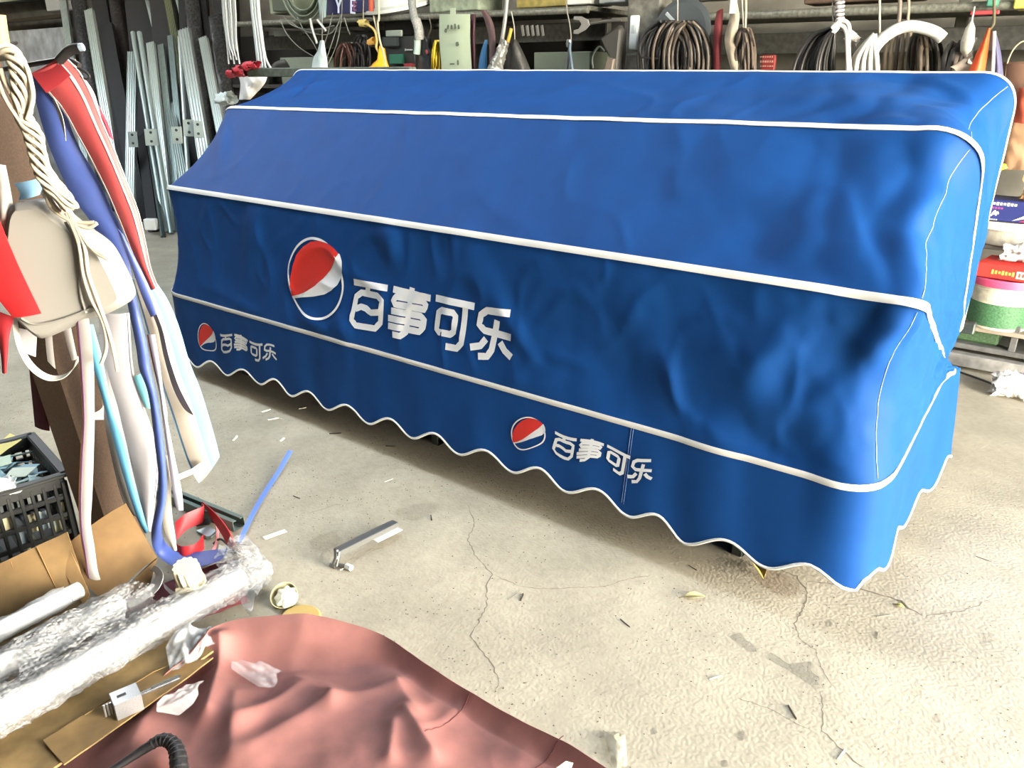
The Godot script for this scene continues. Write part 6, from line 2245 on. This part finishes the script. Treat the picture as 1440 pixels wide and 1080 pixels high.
	mb = MB.new()
	mb.tube(zpath([[587, 56], [587, 66], [586, 76]], -4.5), 0.026, 10)
	part(mb, "nozzle", mat("8fa39a", 0.5), o)
	o = hung_sheet("dark_bag", "black mottled bag hanging between the taped hose and yellow cable", "bag", mat("24282d", 0.5, 0.0, "blotch", 6.0), [[592, 54], [589, 76], [586, 115]], [[606, 54], [610, 76], [612, 115]], -4.55, 0.04, 0.06)
	string_to(o, [[604, 26], [606, 40], [600, 56]], -4.6, 0.005, "55524a")
	mb = MB.new()
	mb.box(pz(600, 73, -4.5), Vector3(0.02, 0.03, 0.01), Basis(Vector3.BACK, 0.5), 0.003)
	part(mb, "red_patch", mat("8a3a3c", 0.6), o)
	o = thing("yellow_cable", "bright yellow cable hank hanging beside the cream sheet", "cable", pz(616, 98, -4.5))
	loops(o, 616, 57, 112, 11, -4.5, 6, 0.007, mat("b89c1e", 0.5), 9)
	# cream plastic sheet with smudged print
	o = hung_sheet("cream_sheet", "pale green cream plastic sheet with dark smudges hanging above the awning", "sheet", mat("97a48c", 0.6), [[618, 20], [618, 60], [623, 112]], [[661, 20], [661, 60], [664, 112]], -4.45, 0.008, 0.02)
	mb = MB.new()
	mb.box(pz(637, 17, -4.45), Vector3(0.05, 0.05, 0.005), Basis.IDENTITY, 0.001)
	part(mb, "hanging_tab", mat("97a48c", 0.6), o)
	for s in [[627, 43, 4, 5, -0.5], [630, 38, 3, 5, -0.3], [635, 38, 3, 5, -0.1], [640, 37, 3, 6, 0.1], [645, 38, 3, 5, 0.1], [643, 62, 5, 5, 0.2], [636, 90, 8, 2, 0.0], [644, 88, 3, 6, 0.0]]:
		mb = MB.new()
		mb.slab(PackedVector2Array([Vector2(-0.5, -0.4), Vector2(0, -0.5), Vector2(0.5, -0.3), Vector2(0.4, 0.4), Vector2(-0.1, 0.5), Vector2(-0.5, 0.3)]), 0.15, Transform3D(Basis(Vector3.BACK, s[4]).scaled_local(Vector3(s[2] * 0.006, s[3] * 0.006, 0.012)), pz(s[0], s[1], -4.418)), 0.0)
		part(mb, "smudge", mat("4a5348", 0.7), o)
	hung_sheet("maroon_strip", "dark maroon strap hanging right of the cream sheet", "strap", mat("4a2a35", 0.6), [[662, 20], [662, 55], [665, 112]], [[669, 20], [668, 55], [670, 112]], -4.5)
	hung_sheet("brown_strip", "dull red brown strap looped over the shelf left of the steel rod", "strap", mat("5a4544", 0.7), [[676, 14], [683, 34], [688, 60], [687, 112]], [[684, 14], [694, 34], [697, 60], [698, 112]], -4.45)
	hung_sheet("blue_bag", "triangular blue cloth hanging between the brown straps", "cloth", mat("2f6a97", 0.6), [[682, 56], [675, 78], [671, 112]], [[686, 56], [685, 78], [685, 112]], -4.48)
	o = thing("silver_hose", "silver foil hose hanging at a slant in front of the shelf", "hose", pz(702, 97, -4.4))
	mb = MB.new()
	mb.tube(zpath([[716, -30], [713, 0], [710, 30], [706, 55], [703, 66]], -4.4), 0.014, 10)
	part(mb, "upper_rod", mat("b3b5b0", 0.3, 0.6, "fine", 10.0), o)
	mb = MB.new()
	crumple(mb, pz(710, 58, -4.4), pz(695, 108, -4.4), 0.03, 0.05, 0.018, 0.9, 40, 18, 0.0, 66.0)
	part(mb, "foil", mat("9fa09a", 0.35, 0.5, "fine", 10.0), o)
	o = hung_sheet("dark_bag", "dark grey gathered bag hanging right of the silver hose", "bag", mat("3a3a38", 0.6, 0.0, "blotch", 5.0), [[721, 56], [712, 72], [706, 112]], [[727, 56], [738, 78], [752, 112]], -4.5, 0.05, 0.08)
	string_to(o, [[719, 16], [723, 38], [724, 58]], -4.5)
	mb = MB.new()
	mb.tube(zpath([[719, 40], [716, 52], [713, 62]], -4.46), 0.012, 8)
	part(mb, "yellow_tie", mat("a8903a", 0.6), o)
	o = thing("steel_chisels", "row of pale steel blades hanging under the shelf", "tools", pz(750, 48, -4.8))
	for k in 5:
		mb = MB.new()
		mb.box(pz(735 + k * 7.0, 43, -4.85), Vector3(0.02, 0.07, 0.006), Basis(Vector3.BACK, 0.2), 0.001)
		part(mb, "blade", mat("6f6f6a", 0.5, 0.4), o)
	o = thing("pliers", "pair of steel pliers hanging on a string above the awning's middle", "pliers", pz(799, 97, -4.5))
	string_to(o, [[797, 14], [801, 34], [803, 54], [799, 60]], -4.5, 0.004, "6f6c64")
	mb = MB.new()
	mb.tube(zpath([[797, 60], [801, 66], [799, 82], [795, 112]], -4.5), 0.011, 8)
	part(mb, "handle", mat("6d7478", 0.4, 0.6), o)
	mb = MB.new()
	mb.tube(zpath([[802, 59], [801, 70], [803, 84], [806, 112]], -4.48), 0.011, 8)
	part(mb, "handle", mat("3a4a58", 0.5), o)
	mb = MB.new()
	mb.box(pz(800, 61, -4.49), Vector3(0.035, 0.05, 0.025), Basis.IDENTITY, 0.008)
	part(mb, "jaw", mat("8e9192", 0.35, 0.7), o)
	# open spanner shape
	string_to(o, [[797, -40], [797, 14]], -4.5, 0.004, "6f6c64")
	o = thing("steel_fork", "open ended steel fork spanner lying out from under the shelf", "spanner", pz(820, 40, -4.5))
	mb = MB.new()
	var sx := Transform3D(Basis(Vector3.BACK, 0.05), pz(818, 34, -4.5))
	mb.slab(PackedVector2Array([Vector2(-0.06, 0.03), Vector2(-0.055, 0.05), Vector2(0.0, 0.045), Vector2(0.05, 0.02), Vector2(0.06, -0.01), Vector2(0.03, -0.035), Vector2(-0.03, -0.055), Vector2(-0.06, -0.05), Vector2(-0.058, -0.03), Vector2(-0.02, -0.025), Vector2(0.0, 0.0), Vector2(-0.015, 0.022)]), 0.012, sx, 0.003)
	part(mb, "fork", mat("9a9994", 0.35, 0.6), o)
	mb = MB.new()
	mb.tube(zpath([[830, 33], [850, 30], [874, 28]], -4.52), 0.010, 8)
	part(mb, "shank", mat("55544f", 0.5, 0.5), o)
	o = thing("dark_drill", "dark hand drill hanging beside the grey column", "drill", pz(862, 97, -4.6))
	mb = MB.new()
	mb.slab(PackedVector2Array([Vector2(-0.07, 0.06), Vector2(0.06, 0.13), Vector2(0.08, 0.1), Vector2(0.07, -0.12), Vector2(0.03, -0.2), Vector2(-0.03, -0.18), Vector2(0.0, -0.05), Vector2(-0.04, 0.0)]), 0.07, Transform3D(Basis.IDENTITY, pz(860, 68, -4.6)), 0.015)
	part(mb, "body", mat("34332f", 0.55), o)
	mb = MB.new()
	mb.slab(PackedVector2Array([Vector2(-0.04, -0.1), Vector2(0.03, -0.12), Vector2(0.05, 0.02), Vector2(0.0, 0.03)]), 0.05, Transform3D(Basis.IDENTITY, pz(856, 88, -4.56)), 0.01)
	part(mb, "grip", mat("5b5148", 0.6), o)
	mb = MB.new()
	mb.tube(zpath([[834, 96], [833, 80], [842, 66], [850, 72]], -4.55), 0.007, 6)
	part(mb, "lead", mat("2a332e", 0.6), o)
	# round dark disc with a big black cable coil
	o = thing("dark_disc", "large dark grey disc hanging behind the black cable coil", "disc", pz(955, 90, -4.7))
	mb = MB.new()
	mb.lathe(PackedVector2Array([Vector2(0, 0.01), Vector2(0.16, 0.012), Vector2(0.19, 0.0), Vector2(0.17, -0.02), Vector2(0, -0.025)]), 40, Transform3D(Basis(Vector3.RIGHT, 1.45), pz(958, 45, -4.68)))
	part(mb, "plate", mat("3c4244", 0.45, 0.2), o)
	mb = MB.new()
	mb.box(pz(942, 24, -4.65), Vector3(0.07, 0.02, 0.006), Basis(Vector3.BACK, -0.7), 0.002)
	part(mb, "sticker", mat("8a9496", 0.6), o)
	o = thing("cable_coil", "big black cable coil hanging right of the grey column", "coil", pz(952, 110, -4.55))
	loops(o, 952, 30, 118, 66, -4.55, 20, 0.009, mat("1d1c1b", 0.5), 21)
	loops(o, 956, 30, 118, 50, -4.5, 6, 0.009, mat("4c443c", 0.5), 22)
	string_to(o, [[953, -40], [953, 5], [953, 34]], -4.55)
	mb = MB.new()
	mb.tube(zpath([[925, 38], [908, 50], [900, 66], [904, 80], [925, 82]], -4.5), 0.006, 6)
	part(mb, "loose_end", mat("2e2b28", 0.5), o)
	hung_sheet("red_strap", "dull red strap hanging between the cable coil and paper roll", "strap", mat("7a2c30", 0.7), [[1008, 16], [1004, 40], [1003, 70], [1002, 112]], [[1017, 12], [1016, 40], [1014, 70], [1013, 112]], -4.55)
	o = hung_sheet("paper_roll", "creased pale paper strip hanging beside the dull red strap", "paper", mat("8f8574", 0.8), [[1024, 0], [1026, 24], [1019, 52], [1022, 76], [1032, 112]], [[1036, 0], [1040, 24], [1036, 52], [1038, 76], [1044, 112]], -4.5, 0.03, 0.03)
	mb = MB.new()
	mb.box(pz(1031, 8, -4.46), Vector3(0.035, 0.08, 0.01), Basis.IDENTITY, 0.002)
	part(mb, "white_tag", mat("b5bab8", 0.6), o)
	o = thing("tangled_wires", "tangle of brown wires hanging on two strings", "wires", pz(1048, 100, -4.5))
	loops(o, 1048, 40, 116, 20, -4.5, 9, 0.007, mat("4d4238", 0.6), 31)
	string_to(o, [[1042, -40], [1044, 10], [1046, 44]], -4.5)
	string_to(o, [[1048, -40], [1049, 10], [1048, 44]], -4.5, 0.006, "a39a82")
	# red booklet
	o = pbox("red_booklet", "dull red booklet with pale lines of print above the awning", "booklet", mat("8a2f2a", 0.6), [1066, 77, 1091, 129], -5.03, 0.03)
	for k in 6:
		for row in 3:
			mb = MB.new()
			mb.box(pz(1070 + k * 3.2, 80 + row * 6.5, -5.025), Vector3(0.010 - 0.002 * ((k + row) % 3), 0.007 if row != 1 else 0.012, 0.004), Basis.IDENTITY, 0.0)
			part(mb, "print_mark", mat("b98a7c", 0.6), o)
	# black cable bunch
	o = thing("black_cable_bunch", "thick bunch of black cables hanging in an arch from a spiral cord", "cables", pz(1155, 110, -4.5))
	rng.seed = 51
	for k in 17:
		mb = MB.new()
		var f := k / 16.0
		mb.tube(zpath([[1178, 34 + f * 6], [1168 - f * -6.0, 40 + f * 4], [lerpf(1140, 1174, f), lerpf(52, 62, f)], [lerpf(1120, 1172, f), lerpf(84, 88, f)], [lerpf(1112, 1174, f), 118]], -4.5 + rng.randf_range(-0.05, 0.05)), 0.010, 6)
		part(mb, "cable", mat(["1c1b1a", "2a2927", "151515"][k % 3], 0.45), o)
	mb = MB.new()
	var sp_pts := PackedVector3Array()
	for i in 70:
		var t := i / 69.0
		var cpt := pz(lerpf(1181, 1181, t), lerpf(-30, 32, t), -4.5)
		sp_pts.append(cpt + Vector3(cos(t * 70.0), 0, sin(t * 70.0)) * 0.018)
	mb.tube(sp_pts, 0.008, 6)
	part(mb, "spiral_cord", mat("a9a5a8", 0.5), o)
	string_to(o, [[1171, -30], [1171, 10], [1172, 34]], -4.52)
	o = thing("white_cord_loop", "white cord tied round the top of the black cable bunch", "cord", pz(1190, 100, -4.4))
	for w in [[[1172, 46], [1178, 32], [1188, 30], [1194, 38], [1193, 62], [1194, 84], [1197, 116]], [[1174, 44], [1182, 36], [1190, 44], [1192, 70], [1193, 116]], [[1170, 40], [1176, 34], [1184, 34]]]:
		mb = MB.new()
		mb.tube(zpath(w, -4.42), 0.011, 8)
		part(mb, "strand", mat("bdb8b0", 0.7), o)
	mb = MB.new()
	crumple(mb, pz(1196, 52, -4.5), pz(1207, 60, -4.5), 0.035, 0.025, 0.01, 0.9, 14, 16, 0.0, 23.0)
	solo(mb, "white_sponge", "small whitish rounded lump beside the white cord", "sponge", mat("a8a4a0", 0.7))
	# white cord hank and the white hoop
	o = thing("white_hank", "gathered hank of off-white cords under the white hoop's left end", "cords", pz(1215, 100, -4.45))
	for k in 12:
		mb = MB.new()
		var f := k / 11.0
		mb.tube(zpath([[1230, 48], [lerpf(1216, 1230, f), 62], [lerpf(1200, 1233, f), 84], [lerpf(1196, 1234, f), 116]], -4.45 + 0.012 * (k % 3)), 0.012, 7)
		part(mb, "cord", mat(["bdb8a8", "aaa595", "c6c2b6"][k % 3], 0.7), o)
	o = thing("white_hoop", "thick white plastic tube bent into an arch under the shelf", "hoop", pz(1275, 90, -4.5))
	mb = MB.new()
	mb.tube(zpath([[1224, 84], [1230, 68], [1244, 52], [1262, 41], [1280, 37], [1300, 40], [1316, 46], [1326, 54]], -4.5, 7), 0.028, 14)
	part(mb, "tube", mat("c6c6c0", 0.45), o)
	string_to(o, [[1237, -30], [1237, 20], [1237, 50]], -4.5, 0.006, "9a9282")
	string_to(o, [[1278, -30], [1278, 10], [1276, 36]], -4.5, 0.007, "8a7c68")
	string_to(o, [[1266, -30], [1265, 20], [1262, 40]], -4.55, 0.010, "7d7468")
	o = thing("brown_straps", "grey brown straps hanging down behind the white hoop", "straps", pz(1255, 100, -4.7))
	for k in 6:
		mb = MB.new()
		var x0 := 1240.0 + k * 8.0
		mb.sheet(strip_rows(zpath([[x0 + 6, 44], [x0 + 2, 76], [x0 - 2, 116]], -4.68), zpath([[x0 + 11, 44], [x0 + 8, 76], [x0 + 4, 116]], -4.68), 3, 0.01), 0.004)
		part(mb, "strap", mat(["6d6252", "8a7c66", "4b4239"][k % 3], 0.75), o)
	o = thing("dark_cable_ring", "dark cable rings hanging at the right under the white hoop", "cables", pz(1305, 100, -4.6))
	loops(o, 1302, 44, 118, 34, -4.62, 7, 0.008, mat("302c28", 0.55), 61)
	loops(o, 1298, 46, 118, 10, -4.55, 4, 0.010, mat("4a4034", 0.55), 62)
	# bundle of dark tools with a feather shaped white tip
	o = thing("tool_bundle", "dark bundle of small tools with a white pointed tip", "tools", pz(1350, 100, -4.55))
	rng.seed = 71
	for k in 14:
		mb = MB.new()
		var x0 := rng.randf_range(1336, 1374)
		var y0 := rng.randf_range(56, 78) - (8.0 if absf(x0 - 1362) < 10 else 0.0)
		mb.tube(zpath([[x0, y0], [x0 - rng.randf_range(4, 12), y0 + 22], [x0 - rng.randf_range(6, 20), 116]], -4.55 + rng.randf_range(-0.06, 0.06)), rng.randf_range(0.008, 0.018), 7, 0.02)
		part(mb, "tool", mat(["2c2a28", "4d4844", "6b6058", "3a3634"][k % 4], 0.6), o)
	mb = MB.new()
	mb.lathe(PackedVector2Array([Vector2(0, -0.09), Vector2(0.024, -0.06), Vector2(0.03, -0.02), Vector2(0.02, 0.04), Vector2(0.004, 0.07), Vector2(0.003, 0.13), Vector2(0, 0.13)]), 16, Transform3D(Basis.IDENTITY, pz(1362, 52, -4.5)))
	part(mb, "white_tip", mat("b3b0a2", 0.6), o)
	mb = MB.new()
	crumple(mb, pz(1346, 96, -4.45), pz(1364, 92, -4.45), 0.03, 0.04, 0.012, 0.9, 16, 16, 0.0, 33.0)
	part(mb, "pale_rag", mat("c2b2a0", 0.7), o)
	o = hung_sheet("orange_cloth", "bright orange cloth hanging in a narrow wedge near the right corner", "cloth", mat("e2501f", 0.6), [[1389, 40], [1380, 60], [1370, 82], [1356, 116]], [[1393, 40], [1391, 60], [1388, 82], [1383, 116]], -4.4, 0.03, 0.05)
	string_to(o, [[1398, -20], [1398, 20], [1397, 34], [1391, 42]], -4.4, 0.007, "4b4630")
	o = hung_sheet("white_tape", "white tape hanging in a line beside the orange cloth", "tape", mat("c9c6cc", 0.6), [[1396, 44], [1395, 70], [1393, 116]], [[1401, 44], [1400, 70], [1398, 116]], -4.38, 0.0, 0.003)
	hung_sheet("navy_cloth", "dusky navy cloth hanging behind the white tape", "cloth", mat("4a4a66", 0.7), [[1396, 50], [1396, 76], [1396, 116]], [[1402, 50], [1408, 76], [1412, 116]], -4.5, 0.02, 0.04)
	mb = MB.new()
	mb.box(pz(1385, 18, -4.6), Vector3(0.12, 0.018, 0.03), Basis.IDENTITY, 0.003)
	solo(mb, "red_clip", "small red strip on the shelf edge above the orange cloth", "clip", mat("8a2f34", 0.6))
	pbox("dark_crate", "dark boxes stacked on the floor behind the middle of the awning", "box", mat("393732", 0.8), [700, 140, 870, 330], -4.6, 0.3)
